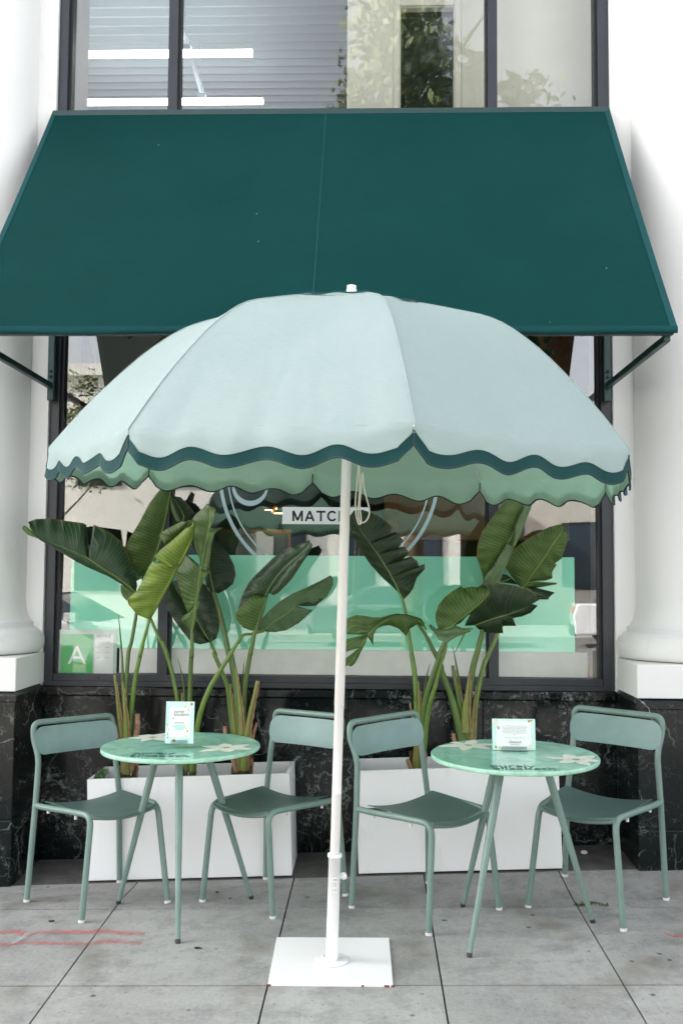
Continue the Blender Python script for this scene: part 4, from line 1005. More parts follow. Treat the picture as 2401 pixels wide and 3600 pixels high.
# ------------------------------------------------------------ planters
def planter(x0, x1, hgt, lab):
    yF, yBk = 5.05, 5.395; root = empty('planter_box', ((x0+x1)/2, yF, gz((x0+x1)/2, yF)), lab, 'planter', 'white planter boxes')
    def q(x, y, h): return Vector((x-.018*h/.5, y, gz(x, yF)+.0+h))
    t = .020; mb = MB()
    o = [(x0, yF), (x1, yF), (x1, yBk), (x0, yBk)]; i_ = [(x0+t, yF+t), (x1-t, yF+t), (x1-t, yBk-t), (x0+t, yBk-t)]
    P = [q(x, y, .006) for x, y in o]+[q(x, y, hgt) for x, y in o]+[q(x, y, hgt) for x, y in i_]+[q(x, y, hgt-.13) for x, y in i_]
    F = [(0, 3, 2, 1)]
    for k in range(4):
        k2 = (k+1) % 4; F += [(k, k2, 4+k2, 4+k), (4+k, 4+k2, 8+k2, 8+k), (8+k, 8+k2, 12+k2, 12+k)]
    mb.add(P, F); mb.build('box_shell', mPlanter, root, .002)
    mb = MB()
    l_ = [(x0+t+.002, yF+.16), (x1-t-.002, yF+.16), (x1-t-.002, yBk-t-.002), (x0+t+.002, yBk-t-.002)]
    NX = 30; P = []; F = []
    for i in range(NX+1):
        for j in range(7):
            x = x0+t+.002+(x1-x0-2*t-.004)*i/NX; y = yF+t+.002+(yBk-yF-2*t-.004)*j/6
            P.append(q(x, y, hgt-.085+.018*noise.noise(Vector((x*14, y*14, 3)))))
    for i in range(NX):
        for j in range(6): a = i*7+j; F.append((a, a+7, a+8, a+1))
    mb.add(P, F, 0, True); mb.build('soil', mSoil, root)
    return root
planter(-1.408, -.388, .505, 'long white planter box behind the left table')
planter(-.057, .950, .508, 'long white planter box behind the right table')

# ------------------------------------------------------------ bird-of-paradise plants
def cP(x, y): return (50+x*.5102, 1700+y*.5102)
def cQ(x, y): return (600+x*.38265, 1700+y*.38265)
def cR(x, y): return (1180+x*.55485, 1750+y*.55485)
def cS(x, y): return (350+x*.5102, 2150+y*.5102)
def cV(x, y): return (1300+x*.38265, 2150+y*.38265)
def leaf(root, conv, rows, y0, y1, dl, dr, m_, belly=.02, ripple=.004, sub=5, arch=0):
    """rows: left edge, midrib, right edge; y0..y1 depth of the midrib, dl/dr how far the blade halves lean back or forward"""
    n_ = len(rows)-1; NSUB = sub; NL = 7; mb = MB(); P = []; U = []; F = []; vlen = 0; prev = None; mids = []
    RR = []
    for i in range(n_):
        for k in range(NSUB if i < n_-1 else NSUB+1):
            t = k/NSUB; RR.append(((i+t)/n_, [a+(b-a)*t for a, b in zip(rows[i], rows[i+1])]))
    tot = []
    acc = 0
    for idx, (t, r_) in enumerate(RR):
        if idx: acc += math.hypot(r_[2]-RR[idx-1][1][2], r_[3]-RR[idx-1][1][3])
        tot.append(acc)
    for idx, (t, r_) in enumerate(RR):
        tt = tot[idx]/max(1e-6, tot[-1]); ym = y0+(y1-y0)*tt + arch*math.sin(math.pi*tt)
        env = math.sin(math.pi*min(1, max(0, .06+tt*.94)))**.6
        mp = at(*conv(r_[2], r_[3]), ym); mids.append(mp)
        if prev is not None: vlen += (mp-prev).length
        prev = mp
        for s in range(-NL, NL+1):
            f = abs(s)/NL; ex_, ey_ = (r_[0], r_[1]) if s < 0 else (r_[4], r_[5]); dd = dl if s < 0 else dr
            px = r_[2]+(ex_-r_[2])*f; py = r_[3]+(ey_-r_[3])*f
            dep = ym + dd*f*env - belly*math.sin(math.pi*f)*env + ripple*math.sin(vlen*95+f*2+(1 if s < 0 else 4))*f + .35*ripple*math.sin(vlen*310)*f
            P.append(at(*conv(px, py), dep)); U.append((s/NL, vlen))
    C = 2*NL+1
    for i in range(len(RR)-1):
        for s in range(C-1): a = i*C+s; F.append((a, a+1, a+C+1, a+C))
    mb.add(P, F, 0, True, U)
    o_f = .0012   # back skin
    P2 = [p+Vector((0, o_f, 0)) for p in P]; mb.add(P2, [f[::-1] for f in F], 0, True, U)
    nm = len(mids); mb.tube([p+Vector((0, .001, 0)) for p in mids[:-1]], [max(.0009, .0050*(1-k/nm)) for k in range(nm-1)], 6, 1)
    return mb.build('leaf', [m_, mStem], root)
def stalk(root, pts, r0, r1, m_=None, nm='leaf_stalk'):
    PP = smooth([at(*c(x, y), Y) for c, x, y, Y in pts], 6); n_ = len(PP); mb = MB()
    mb.tube(PP, [r0+(r1-r0)*k/(n_-1) for k in range(n_)], 12); return mb.build(nm, m_ or mStem, root)
def sheath(root, pts, r0, r1, m_, husk=True):
    PP = smooth([at(*c(x, y), Y) for c, x, y, Y in pts], 5); n_ = len(PP); mb = MB()
    mb.tube(PP, [r0+(r1-r0)*(k/(n_-1))**1.4 for k in range(n_)], 10); o = mb.build('leaf_sheath', m_, root)
    if husk:
        mb = MB(); P = []; F = []
        for k, p in enumerate(PP):
            rr = r0+(r1-r0)*(k/(n_-1)); j = .003*math.sin(k*2.7)+.002*math.sin(k*5.1)
            P += [p+Vector((rr*.75, -rr*.75, 0)), p+Vector((rr*.92+.002+j*.5, -rr*.80-.002, 0)), p+Vector((rr*1.05+.002+j*.6, -rr*.45, 0))]
        for k in range(n_-1):
            for q in (0, 1): F.append((k*3+q, k*3+q+1, k*3+4+q, k*3+3+q))
        mb.add(P, F, 0, True); mb.build('dry_edge', mHusk, o)
    return o
def trunk(root, conv, x, y, Y, h, wd, zb):
    """clump of overlapping old sheaths at soil level"""
    b = at(*conv(x, y), Y); mb = MB()
    for k in range(9):
        a = k*2.4; dx = math.cos(a)*wd*.55; dy = math.sin(a)*wd*.4; top_ = Vector((b.x+dx*1.5, b.y+dy*1.2, zb+h*(.5+.5*random.random())))
        bt = Vector((b.x+dx*.6, b.y+dy*.6, zb-.07)); n_ = 8
        mb.tube([bt.lerp(top_, q/n_)+Vector((dx*.25*math.sin(math.pi*q/n_), 0, 0)) for q in range(n_+1)], [wd*.42*(1-.55*q/n_)+.003*math.sin(q*2+k) for q in range(n_+1)], 8, k % 3 == 0 and 1 or 0)
    mb.build('trunk', [mTrunk, mHusk], root)
def soilz(x): return gz(x, 5.05)+.42
# ---- left planter, plant at its left end
LB = at(*cS(195, 1120), 5.20)
p1 = empty('bird_of_paradise_plant', (LB.x, 5.2, soilz(LB.x)), 'broad leaved plant at the left planter left end, one leaf reaching far left', 'plant', 'broad leaved plants in the planters')
L1 = [(840,752,835,748,828,756),(850,700,775,695,735,690),(835,620,700,640,650,640),(780,470,610,585,560,600),(740,400,560,550,500,575),(650,325,525,527,460,552),(548,283,516,520,440,545),(520,520,512,515,430,538),(500,285,470,498,400,520),(480,272,430,480,350,490),(345,255,360,450,300,462),(322,250,340,440,290,455),(250,240,270,415,240,425),(150,245,190,375,180,390),(105,262,135,330,128,345),(98,270,112,285,105,290)]
leaf(p1, cP, L1, 5.14, 5.02, .05, .02, LF['blue'], .015, .004)
leaf(p1, cP, [(170,378,165,376,168,380),(125,330,110,340,100,355),(95,300,78,310,64,322),(70,288,62,295,58,306)], 5.06, 5.04, 0, 0, LF['mid'], 0, 0)
stalk(p1, [(cP, 828, 750, 5.14), (cP, 850, 830, 5.14), (cP, 842, 905, 5.15), (cP, 812, 1080, 5.17), (cS, 200, 300, 5.18), (cS, 186, 560, 5.19), (cS, 188, 860, 5.20), (cS, 190, 1100, 5.20)], .0075, .013, mStemD)
L3 = [(935,937,935,935,938,937),(850,905,970,875,975,880),(790,835,1005,810,1012,815),(780,797,1035,750,1043,756),(850,735,1065,695,1074,700),(893,655,1095,640,1104,646),(925,580,1115,600,1124,606),(958,535,1128,572,1138,578),(1060,585,1132,565,1142,571),(968,505,1140,552,1150,558),(1010,455,1168,505,1178,510),(1075,405,1195,445,1206,450),(1180,312,1222,380,1234,384),(1225,285,1240,320,1247,322),(1240,262,1246,268,1250,272)]
leaf(p1, cP, L3, 5.04, 4.97, -.03, .03, LF['bright'], .030, .005)
leaf(p1, cP, [(1040,425,1045,422,1050,420),(1002,365,1100,400,1120,392),(1015,335,1130,370,1150,360),(1080,298,1160,335,1180,325),(1160,258,1185,300,1200,305),(1182,262,1205,270,1215,290),(1215,250,1232,256,1243,285)], 5.06, 5.02, 0, .02, LF['mid'], .02, .004)
stalk(p1, [(cP, 935, 935, 5.04), (cP, 900, 1060, 5.06), (cP, 866, 1190, 5.08), (cS, 300, 220, 5.11), (cS, 252, 440, 5.14), (cS, 226, 640, 5.17), (cS, 212, 860, 5.19), (cS, 205, 1100, 5.20)], .0075, .0145)
stalk(p1, [(cS, 133, 22, 5.16), (cS, 143, 140, 5.17), (cS, 158, 330, 5.18), (cS, 162, 500, 5.19), (cS, 172, 800, 5.20)], .0012, .011, mStemD, 'rolled_leaf')
sheath(p1, [(cS, 105, 436, 5.15), (cS, 122, 560, 5.16), (cS, 140, 720, 5.17), (cS, 165, 880, 5.18), (cS, 175, 1100, 5.2)], .006, .022, mSheath)
sheath(p1, [(cS, 160, 480, 5.14), (cS, 172, 600, 5.14), (cS, 186, 780, 5.15), (cS, 190, 960, 5.17), (cS, 192, 1110, 5.19)], .004, .030, mSheath)
sheath(p1, [(cS, 262, 705, 5.17), (cS, 262, 800, 5.17), (cS, 240, 930, 5.18), (cS, 215, 1090, 5.19)], .013, .022, mHusk, False)
sheath(p1, [(cS, 103, 740, 5.17), (cS, 130, 850, 5.17), (cS, 165, 1000, 5.18)], .003, .012, mHusk, False)
trunk(p1, cS, 200, 1120, 5.21, .17, .05, soilz(LB.x))
# ---- left planter, middle plant
LB = at(*cS(600, 1110), 5.24)
p2 = empty('bird_of_paradise_plant', (LB.x, 5.24, soilz(LB.x)), 'middle plant of the left planter, its tall leaf reaching the umbrella hem', 'plant', 'broad leaved plants in the planters')
L2 = [(880,640,885,640,890,640),(825,600,930,590,935,595),(735,560,955,545,962,550),(727,510,970,520,978,524),(760,440,990,460,1000,462),(805,365,1010,390,1020,392),(850,290,1025,320,1036,322),(905,200,1045,240,1058,242),(950,120,1060,160,1070,162),(1000,55,1075,80,1080,82),(1060,-20,1090,0,1092,0)]
leaf(p2, cP, L2, 5.27, 5.16, -.07, .02, LF['mid'], .020, .004)
leaf(p2, cP, [(800,380,815,370,830,380),(850,300,875,285,900,300),(880,235,905,215,930,240),(930,140,955,115,985,140),(985,65,1005,45,1030,60)], 5.22, 5.14, .03, .03, LF['grey'], .0, .002)
stalk(p2, [(cP, 885, 640, 5.27), (cP, 920, 860, 5.26), (cP, 950, 950, 5.25), (cP, 1000, 1060, 5.24), (cP, 1062, 1190, 5.22), (cS, 430, 200, 5.22), (cS, 490, 380, 5.22), (cS, 530, 560, 5.22), (cS, 556, 760, 5.23), (cS, 585, 1100, 5.24)], .006, .013)
leaf(p2, cP, [(735,700,740,702,745,702),(735,740,775,735,800,710),(750,780,800,765,830,740),(775,805,810,790,835,765)], 5.20, 5.2, 0, 0, LF['mid'], .005, .002)
leaf(p2, cP, [(890,650,880,640,870,635),(820,680,850,660,860,620),(835,640,850,620,880,600),(820,610,830,608,850,606)], 5.18, 5.16, 0, 0, LF['blue'], .005, .002)
L4 = [(1215,1022,1225,1022,1232,1022),(1200,990,1232,985,1243,985),(1150,950,1240,930,1255,930),(1160,915,1246,880,1262,870),(1215,880,1252,840,1280,815),(1195,885,1258,800,1270,800),(1165,810,1264,765,1276,760),(1140,715,1270,725,1290,712),(1122,650,1274,690,1310,668),(1122,600,1280,650,1335,625),(1150,540,1285,610,1358,605),(1180,480,1288,595,1300,585),(1230,520,1290,580,1336,585),(1282,572,1294,560,1345,560),(1280,520,1300,530,1355,480),(1245,440,1312,465,1362,420),(1232,370,1325,400,1385,340),(1225,300,1335,350,1440,302),(1226,250,1342,312,1353,316),(1250,215,1348,275,1384,245),(1300,170,1350,230,1388,200),(1325,140,1350,180,1392,172),(1338,138,1346,150,1355,160)]
leaf(p2, cP, L4, 5.12, 5.04, .06, -.04, LF['mid'], .015, .005, 4)
stalk(p2, [(cP, 1228, 1020, 5.12), (cP, 1226, 1190, 5.13), (cS, 636, 270, 5.15), (cS, 628, 440, 5.18), (cS, 624, 640, 5.20), (cS, 615, 1100, 5.23)], .0095, .014, mStemD)
L6 = [(1345,1095,1350,1090,1356,1094),(1280,1108,1325,1050,1395,1065),(1220,1090,1300,1010,1412,1010),(1170,1030,1275,965,1416,960),(1110,950,1240,910,1412,900),(1060,870,1200,850,1395,810),(1035,800,1160,790,1370,750),(1028,740,1120,730,1320,700),(1040,680,1090,670,1250,640)]
leaf(p2, cP, L6, 5.30, 5.34, -.02, -.05, LF['dark'], .02, .004)
stalk(p2, [(cP, 1350, 1090, 5.30), (cP, 1392, 1180, 5.29), (cS, 790, 290, 5.28), (cS, 838, 400, 5.28), (cS, 885, 530, 5.27), (cS, 905, 700, 5.27), (cS, 925, 860, 5.25)], .0065, .016)
leaf(p2, cP, [(1150,262,1165,270,1200,280),(1105,210,1170,220,1250,210),(1090,150,1140,160,1205,150),(1080,90,1100,100,1150,95),(1082,82,1086,84,1092,84)], 5.32, 5.25, .02, .02, LF['dark'], .01, .003)
leaf(p2, cP, [(1120,265,1130,262,1152,258),(1085,190,1100,195,1118,200),(1073,120,1080,125,1088,130),(1075,80,1078,85,1082,90)], 5.22, 5.18, 0, .01, LF['grey'], .0, .001)
stalk(p2, [(cS, 540, 320, 5.21), (cS, 560, 400, 5.21), (cS, 580, 500, 5.22), (cS, 590, 650, 5.23), (cS, 600, 900, 5.24)], .0012, .009, mStemD, 'rolled_leaf')
sheath(p2, [(cS, 568, 560, 5.19), (cS, 574, 700, 5.2), (cS, 585, 900, 5.22), (cS, 595, 1100, 5.24)], .003, .024, mSheath)
trunk(p2, cS, 600, 1110, 5.24, .15, .05, soilz(LB.x))
# ---- left planter, right plant
LB = at(*cS(985, 1110), 5.22)
p3 = empty('bird_of_paradise_plant', (LB.x, 5.22, soilz(LB.x)), 'broad leaved plant at the left planter right end, leaves leaning right', 'plant', 'broad leaved plants in the planters')
L5 = [(1370,752,1375,752,1382,755),(1335,740,1365,700,1410,758),(1322,700,1355,650,1460,730),(1318,660,1345,600,1510,690),(1325,600,1340,550,1528,630),(1335,540,1338,500,1515,560),(1345,480,1335,450,1480,490),(1340,430,1325,400,1430,430),(1300,380,1310,360,1380,388),(1270,330,1290,325,1330,340)]
leaf(p3, cP, L5, 5.24, 5.32, -.01, .05, LF['dark'], .01, .003)
stalk(p3, [(cP, 1376, 750, 5.24), (cP, 1400, 820, 5.23), (cP, 1440, 980, 5.22), (cP, 1484, 1190, 5.20), (cS, 900, 280, 5.19), (cS, 935, 470, 5.18), (cS, 960, 660, 5.18), (cS, 980, 860, 5.19), (cS, 985, 1090, 5.21)], .010, .022, mStemD)
L8 = [(745,1352,785,1345,795,1345),(660,1320,800,1300,815,1290),(605,1250,815,1250,835,1240),(598,1190,830,1210,850,1190),(640,1130,850,1160,868,1140),(700,1080,868,1105,885,1080),(765,1020,882,1050,900,1015)]
leaf(p3, cQ, L8, 5.12, 5.09, -.03, .02, LF['mid'], .02, .003)
L8b = [(625,1150,800,1150,870,1130),(640,1080,840,1080,890,1040),(670,1000,880,1020,905,1005),(720,910,905,965,945,1028),(790,830,940,905,990,1005),(860,765,985,840,1050,945),(935,690,1040,775,1115,875),(1035,612,1105,715,1165,800),(1120,575,1170,665,1210,730),(1200,548,1220,615,1260,660),(1262,525,1262,565,1295,595),(1276,518,1285,540,1302,560)]
leaf(p3, cQ, L8b, 5.14, 5.02, .03, -.03, LF['blue'], .02, .004)
stalk(p3, [(cQ, 860, 1130, 5.125), (cQ, 815, 1260, 5.12), (cQ, 778, 1350, 5.12), (cQ, 735, 1575, 5.14), (cS, 1050, 240, 5.15), (cS, 1020, 400, 5.17), (cS, 1000, 560, 5.18), (cS, 990, 850, 5.2)], .0085, .014, mStemD)
L9 = [(800,1340,805,1355,880,1362),(825,1255,885,1330,960,1365),(900,1175,960,1265,1060,1345),(1000,1085,1050,1210,1150,1290),(1070,1040,1110,1165,1230,1225),(1100,1022,1130,1140,1290,1160),(1120,1012,1142,1125,1150,1122),(1180,985,1180,1080,1240,1128),(1260,950,1235,1020,1335,1125),(1320,920,1310,965,1420,1045),(1400,880,1390,910,1480,960),(1465,845,1460,870,1493,900),(1478,850,1483,858,1490,870)]
leaf(p3, cQ, L9, 5.18, 5.10, -.05, .05, LF['grey'], .0, .004)
leaf(p3, cQ, [(880,1362,900,1355,960,1366),(985,1260,1040,1290,1060,1348),(1075,1210,1130,1220,1180,1280),(1140,1130,1210,1160,1250,1210),(1190,1135,1260,1155,1305,1160)], 5.24, 5.20, 0, .02, LF['dark'], .0, .004)
leaf(p3, cQ, [(1152,1120,1160,1118,1200,1125),(1200,1050,1260,1060,1335,1125),(1260,985,1330,1000,1440,1030),(1340,925,1410,930,1492,930),(1420,885,1460,880,1495,880)], 5.16, 5.14, 0, .01, LF['dark'], .0, .003)
stalk(p3, [(cQ, 860, 1355, 5.18), (cQ, 760, 1378, 5.16), (cQ, 665, 1395, 5.15), (cQ, 620, 1460, 5.14), (cQ, 565, 1540, 5.14), (cS, 920, 265, 5.14), (cS, 840, 395, 5.14), (cS, 760, 530, 5.15), (cS, 705, 670, 5.16), (cS, 670, 830, 5.18), (cS, 640, 1100, 5.2)], .006, .016)
stalk(p3, [(cS, 997, 350, 5.2), (cS, 990, 430, 5.2), (cS, 982, 520, 5.2), (cS, 985, 700, 5.2)], .0012, .008, mStemD, 'rolled_leaf')
sheath(p3, [(cS, 1090, 478, 5.13), (cS, 1070, 580, 5.13), (cS, 1040, 720, 5.15), (cS, 1015, 880, 5.17), (cS, 1000, 1090, 5.2)], .010, .024, mSheath)
sheath(p3, [(cS, 938, 380, 5.14), (cS, 955, 520, 5.14), (cS, 975, 680, 5.15), (cS, 985, 840, 5.17)], .004, .020, mSheath)
sheath(p3, [(cS, 865, 790, 5.18), (cS, 875, 900, 5.18), (cS, 915, 1000, 5.19), (cS, 950, 1100, 5.2)], .010, .016, mHusk, False)
sheath(p3, [(cS, 1085, 765, 5.16), (cS, 1060, 850, 5.17), (cS, 1030, 960, 5.18), (cS, 1000, 1090, 5.2)], .007, .020, mHusk, False)
sheath(p3, [(cS, 900, 500, 5.2), (cS, 915, 650, 5.2), (cS, 935, 830, 5.2), (cS, 960, 1080, 5.21)], .006, .022, mSheath)
trunk(p3, cS, 985, 1115, 5.23, .20, .055, soilz(LB.x))
# ---- right planter, left plant
RB = at(*cV(430, 1440), 5.22)
p4 = empty('bird_of_paradise_plant', (RB.x, 5.22, soilz(RB.x)), 'left plant of the right planter with one split dark leaf held high', 'plant', 'broad leaved plants in the planters')
A = [(395,590,425,642,432,645),(340,545,400,600,470,605),(290,500,382,552,490,575),(262,470,372,535,515,505),(245,450,362,518,565,450),(225,430,355,505,562,418),(215,415,350,495,388,552),(200,395,338,470,528,430),(190,380,325,450,515,400),(180,368,312,430,478,370),(170,350,305,418,345,470),(150,315,285,385,468,350),(135,290,265,355,435,305),(125,275,255,340,312,425),(115,255,235,315,432,272),(105,230,215,285,380,215),(100,215,205,272,262,360),(95,195,185,245,362,188),(88,165,160,210,300,130),(84,140,135,172,225,95),(82,118,112,135,170,76),(84,98,95,110,115,80)]
leaf(p4, cR, A, 5.20, 5.08, .03, .05, LF['dark'], .01, .004, 3)
stalk(p4, [(cR, 425, 640, 5.2), (cR, 445, 740, 5.2), (cR, 462, 860, 5.19), (cR, 480, 980, 5.18), (cV, 385, 400, 5.18), (cV, 410, 560, 5.18), (cV, 425, 760, 5.18), (cV, 432, 1000, 5.19), (cV, 430, 1420, 5.21)], .007, .017)
Bv = [(570,838,572,835,575,830),(560,790,545,790,520,800),(540,765,505,765,470,830),(500,750,470,752,445,876),(450,738,430,742,400,830),(390,732,380,742,380,822),(340,742,340,758,345,808),(285,757,300,782,300,812),(230,755,270,806,262,830),(180,748,245,832,240,870),(130,742,225,850,238,935),(62,768,215,862,242,942),(55,815,210,870,215,900),(55,862,205,872,205,882),(205,860,200,875,200,888),(60,898,185,900,188,920),(50,980,165,935,172,955),(150,950,155,950,162,972),(60,1020,130,990,140,1020),(50,1060,100,1030,122,1050),(52,1078,75,1062,100,1070)]
leaf(p4, cR, Bv, 5.12, 4.98, -.03, .03, LF['mid'], .012, .004, 4)
stalk(p4, [(cR, 520, 800, 5.13), (cR, 570, 870, 5.14), (cR, 620, 970, 5.15), (cR, 665, 1060, 5.16), (cV, 660, 560, 5.17), (cV, 735, 740, 5.18), (cV, 790, 930, 5.18), (cV, 840, 1150, 5.19), (cV, 870, 1420, 5.21)], .0065, .026, mStemD)
stalk(p4, [(cV, 552, 478, 5.2), (cV, 525, 580, 5.2), (cV, 500, 700, 5.2), (cV, 480, 850, 5.2), (cV, 450, 1100, 5.2)], .0012, .010, mStemD, 'rolled_leaf')
sheath(p4, [(cV, 370, 835, 5.2), (cV, 378, 900, 5.2), (cV, 400, 1000, 5.2)], .005, .008, mHusk, False)
sheath(p4, [(cV, 440, 640, 5.16), (cV, 452, 800, 5.16), (cV, 458, 960, 5.17), (cV, 440, 1200, 5.19), (cV, 425, 1430, 5.21)], .004, .026, mSheath)
sheath(p4, [(cV, 345, 1360, 5.18), (cV, 375, 1440, 5.19), (cV, 400, 1480, 5.2)], .010, .014, mHusk, False)
trunk(p4, cV, 440, 1440, 5.22, .16, .045, soilz(RB.x))
# ---- right planter, right plant
RB = at(*cV(880, 1300), 5.22)
p5 = empty('bird_of_paradise_plant', (RB.x, 5.22, soilz(RB.x)), 'full broad leaved plant in the right planter behind the right table', 'plant', 'broad leaved plants in the planters')
C1 = [(935,545,938,545,945,545),(932,500,970,500,1035,540),(915,440,1000,455,1062,475),(893,375,1035,385,1082,425),(893,330,1060,330,1110,370),(905,270,1085,290,1135,310),(925,215,1112,255,1150,270),(960,165,1133,205,1175,225),(1000,110,1150,150,1205,145),(1045,55,1180,80,1235,65),(1100,0,1210,20,1250,10)]
leaf(p5, cR, C1, 5.26, 5.12, -.05, .04, LF['mid'], .02, .004)
leaf(p5, cR, [(930,545,985,542,1035,540),(950,490,1010,480,1060,480),(1000,430,1045,420,1080,430),(1030,370,1070,350,1110,360),(1085,285,1100,300,1125,325),(1118,320,1122,318,1128,316)], 5.20, 5.16, .01, .02, LF['grey'], .01, .003)
leaf(p5, cR, [(1118,320,1128,300,1140,300),(1130,240,1150,240,1170,235),(1128,180,1160,180,1195,165),(1160,110,1185,115,1220,105),(1195,50,1215,50,1240,55)], 5.15, 5.11, .01, .02, LF['grey'], .01, .003)
C2 = [(1165,562,1185,568,1195,562),(1130,520,1200,548,1280,570),(1100,480,1208,538,1398,548),(1090,465,1215,528,1400,538),(1078,450,1222,518,1232,528),(1072,425,1240,492,1330,525),(1090,385,1262,465,1372,510),(1130,325,1290,425,1370,470),(1180,285,1315,390,1400,422),(1230,250,1340,355,1380,420),(1290,220,1370,300,1430,385),(1350,185,1400,262,1458,300),(1400,172,1425,225,1475,245),(1440,166,1442,185,1445,200)]
leaf(p5, cR, C2, 5.30, 5.18, .03, .05, LF['mid'], .02, .005, 4)
leaf(p5, cR, [(1185,560,1190,562,1200,556),(1230,620,1240,595,1270,570),(1250,670,1280,610,1330,585),(1290,645,1310,620,1385,600),(1345,645,1352,630,1375,610)], 5.31, 5.28, 0, .02, LF['dark'], .01, .004)
leaf(p5, cR, [(1035,540,1040,532,1050,535),(1045,500,1080,525,1120,545),(1060,484,1110,505,1160,552),(1062,482,1085,490,1120,515)], 5.24, 5.22, 0, .02, LF['dark'], .0, .002)
C3 = [(815,812,880,808,900,830),(850,740,930,788,935,852),(860,650,990,768,1000,858),(885,575,1030,757,1060,857),(930,545,1055,750,1055,812),(970,540,1080,743,1062,812),(1020,540,1095,738,1142,812),(1080,548,1105,735,1125,768),(1140,558,1130,726,1112,765),(1200,575,1165,712,1180,752),(1250,600,1200,698,1235,730),(1275,625,1230,680,1268,695),(1270,655,1245,672,1278,683)]
leaf(p5, cR, C3, 5.12, 4.99, -.05, .04, LF['dark'], .015, .004, 5)
C4 = [(650,828,690,832,745,800),(634,790,740,815,790,795),(630,740,760,790,830,750),(650,680,800,760,880,720),(690,630,835,735,905,700),(740,590,870,705,930,680),(797,556,890,690,950,665),(803,575,905,678,965,645),(860,562,935,650,985,620),(925,568,960,625,988,605),(970,582,978,600,986,598)]
leaf(p5, cR, C4, 5.04, 4.98, -.03, -.02, LF['mid'], -.02, .004, 4)
C5 = [(588,808,592,812,595,825),(600,800,630,840,625,860),(635,830,665,855,650,900),(700,820,700,860,690,915),(745,800,750,850,720,910),(800,825,790,850,745,890),(890,828,830,840,800,850)]
leaf(p5, cR, C5, 5.06, 5.06, .03, -.03, LF['grey'], .01, .003, 4)
stalk(p5, [(cR, 850, 835, 5.06), (cR, 760, 870, 5.07), (cR, 700, 910, 5.08), (cR, 660, 980, 5.09), (cV, 625, 450, 5.1), (cV, 570, 600, 5.12), (cV, 520, 760, 5.14), (cV, 490, 930, 5.16), (cV, 460, 1200, 5.19)], .010, .014, mStemD)
stalk(p5, [(cR, 700, 930, 5.12), (cR, 680, 1010, 5.12), (cV, 640, 500, 5.12), (cV, 600, 680, 5.13), (cV, 545, 860, 5.15), (cV, 515, 1050, 5.17), (cV, 500, 1200, 5.18), (cV, 470, 1420, 5.2)], .008, .017)
stalk(p5, [(cR, 985, 770, 5.12), (cR, 945, 800, 5.12), (cR, 920, 880, 5.14), (cR, 895, 980, 5.15), (cV, 950, 500, 5.16), (cV, 920, 680, 5.17), (cV, 895, 880, 5.18), (cV, 885, 1150, 5.2), (cV, 880, 1400, 5.22)], .010, .022, mStemD)
stalk(p5, [(cR, 1110, 735, 5.28), (cR, 1040, 830, 5.26), (cR, 1010, 900, 5.25), (cR, 960, 1010, 5.24), (cV, 1050, 480, 5.22), (cV, 1000, 680, 5.21), (cV, 965, 880, 5.2), (cV, 950, 1150, 5.2), (cV, 930, 1400, 5.22)], .007, .018)
stalk(p5, [(cV, 757, 312, 5.16), (cV, 780, 420, 5.16), (cV, 805, 560, 5.17), (cV, 840, 750, 5.18), (cV, 860, 950, 5.2)], .0012, .010, mStemD, 'rolled_leaf')
stalk(p5, [(cV, 880, 172, 5.15), (cV, 845, 250, 5.15), (cV, 805, 330, 5.15), (cV, 780, 375, 5.15)], .005, .0012, mStemD, 'rolled_leaf')
sheath(p5, [(cV, 758, 495, 5.15), (cV, 775, 600, 5.15), (cV, 805, 740, 5.16), (cV, 835, 880, 5.18), (cV, 855, 1000, 5.2)], .008, .020, mStemD)
sheath(p5, [(cV, 915, 560, 5.14), (cV, 895, 740, 5.15), (cV, 880, 900, 5.16), (cV, 880, 1100, 5.18)], .006, .028, mSheath)
sheath(p5, [(cV, 975, 680, 5.18), (cV, 955, 860, 5.18), (cV, 940, 1020, 5.19), (cV, 925, 1250, 5.2)], .004, .022, mSheath)
sheath(p5, [(cV, 765, 1120, 5.18), (cV, 780, 1220, 5.19), (cV, 810, 1400, 5.2)], .010, .016, mHusk, False)
trunk(p5, cV, 890, 1340, 5.23, .22, .055, soilz(RB.x))
# small ground weeds in the planters
def weed(px, py, Y, s, lab):
    b = at(px, py, Y); zb = soilz(b.x); root = empty('small_weed', (b.x, Y, zb), lab, 'plant', 'small weeds in the planters')
    for k in range(3):
        a = random.uniform(-.5, .5); h = s*random.uniform(.8, 1.6); tip = Vector((b.x+a*s, Y-random.uniform(0, .03), zb+h)); mb = MB(); mb.tube([Vector((b.x+a*.02, Y, zb-.01)), (Vector((b.x, Y, zb))+tip)/2+Vector((a*.02, 0, .01)), tip], [.003, .0025, .0015], 6); mb.build('stalk', mStem, root)
        mb = MB(); r_ = s*.35; P = []; 
        for (u, v, w_) in ((0, 0, 0), (.9, .35, -.2), (1, .9, -.3), (0, 1.6, .1), (-1, .9, -.3), (-.9, .35, -.2)): P.append(tip+Vector((u*r_, w_*r_, -v*r_+r_*.5)))
        mb.add(P, [(0, 1, 2, 3), (0, 3, 4, 5)]); mb.add([p_+Vector((0, .001, 0)) for p_ in P], [(3, 2, 1, 0), (5, 4, 3, 0)]); mb.build('weed_leaf', mIvy, root)
weed(365, 2690, 5.12, .075, 'small leafy weed at the left corner of the left planter')
weed(965, 2700, 5.12, .06, 'small weed sprouting at the right end of the left planter')
weed(800, 2700, 5.14, .05, 'small weed sprouting between the middle and right plants of the left planter')

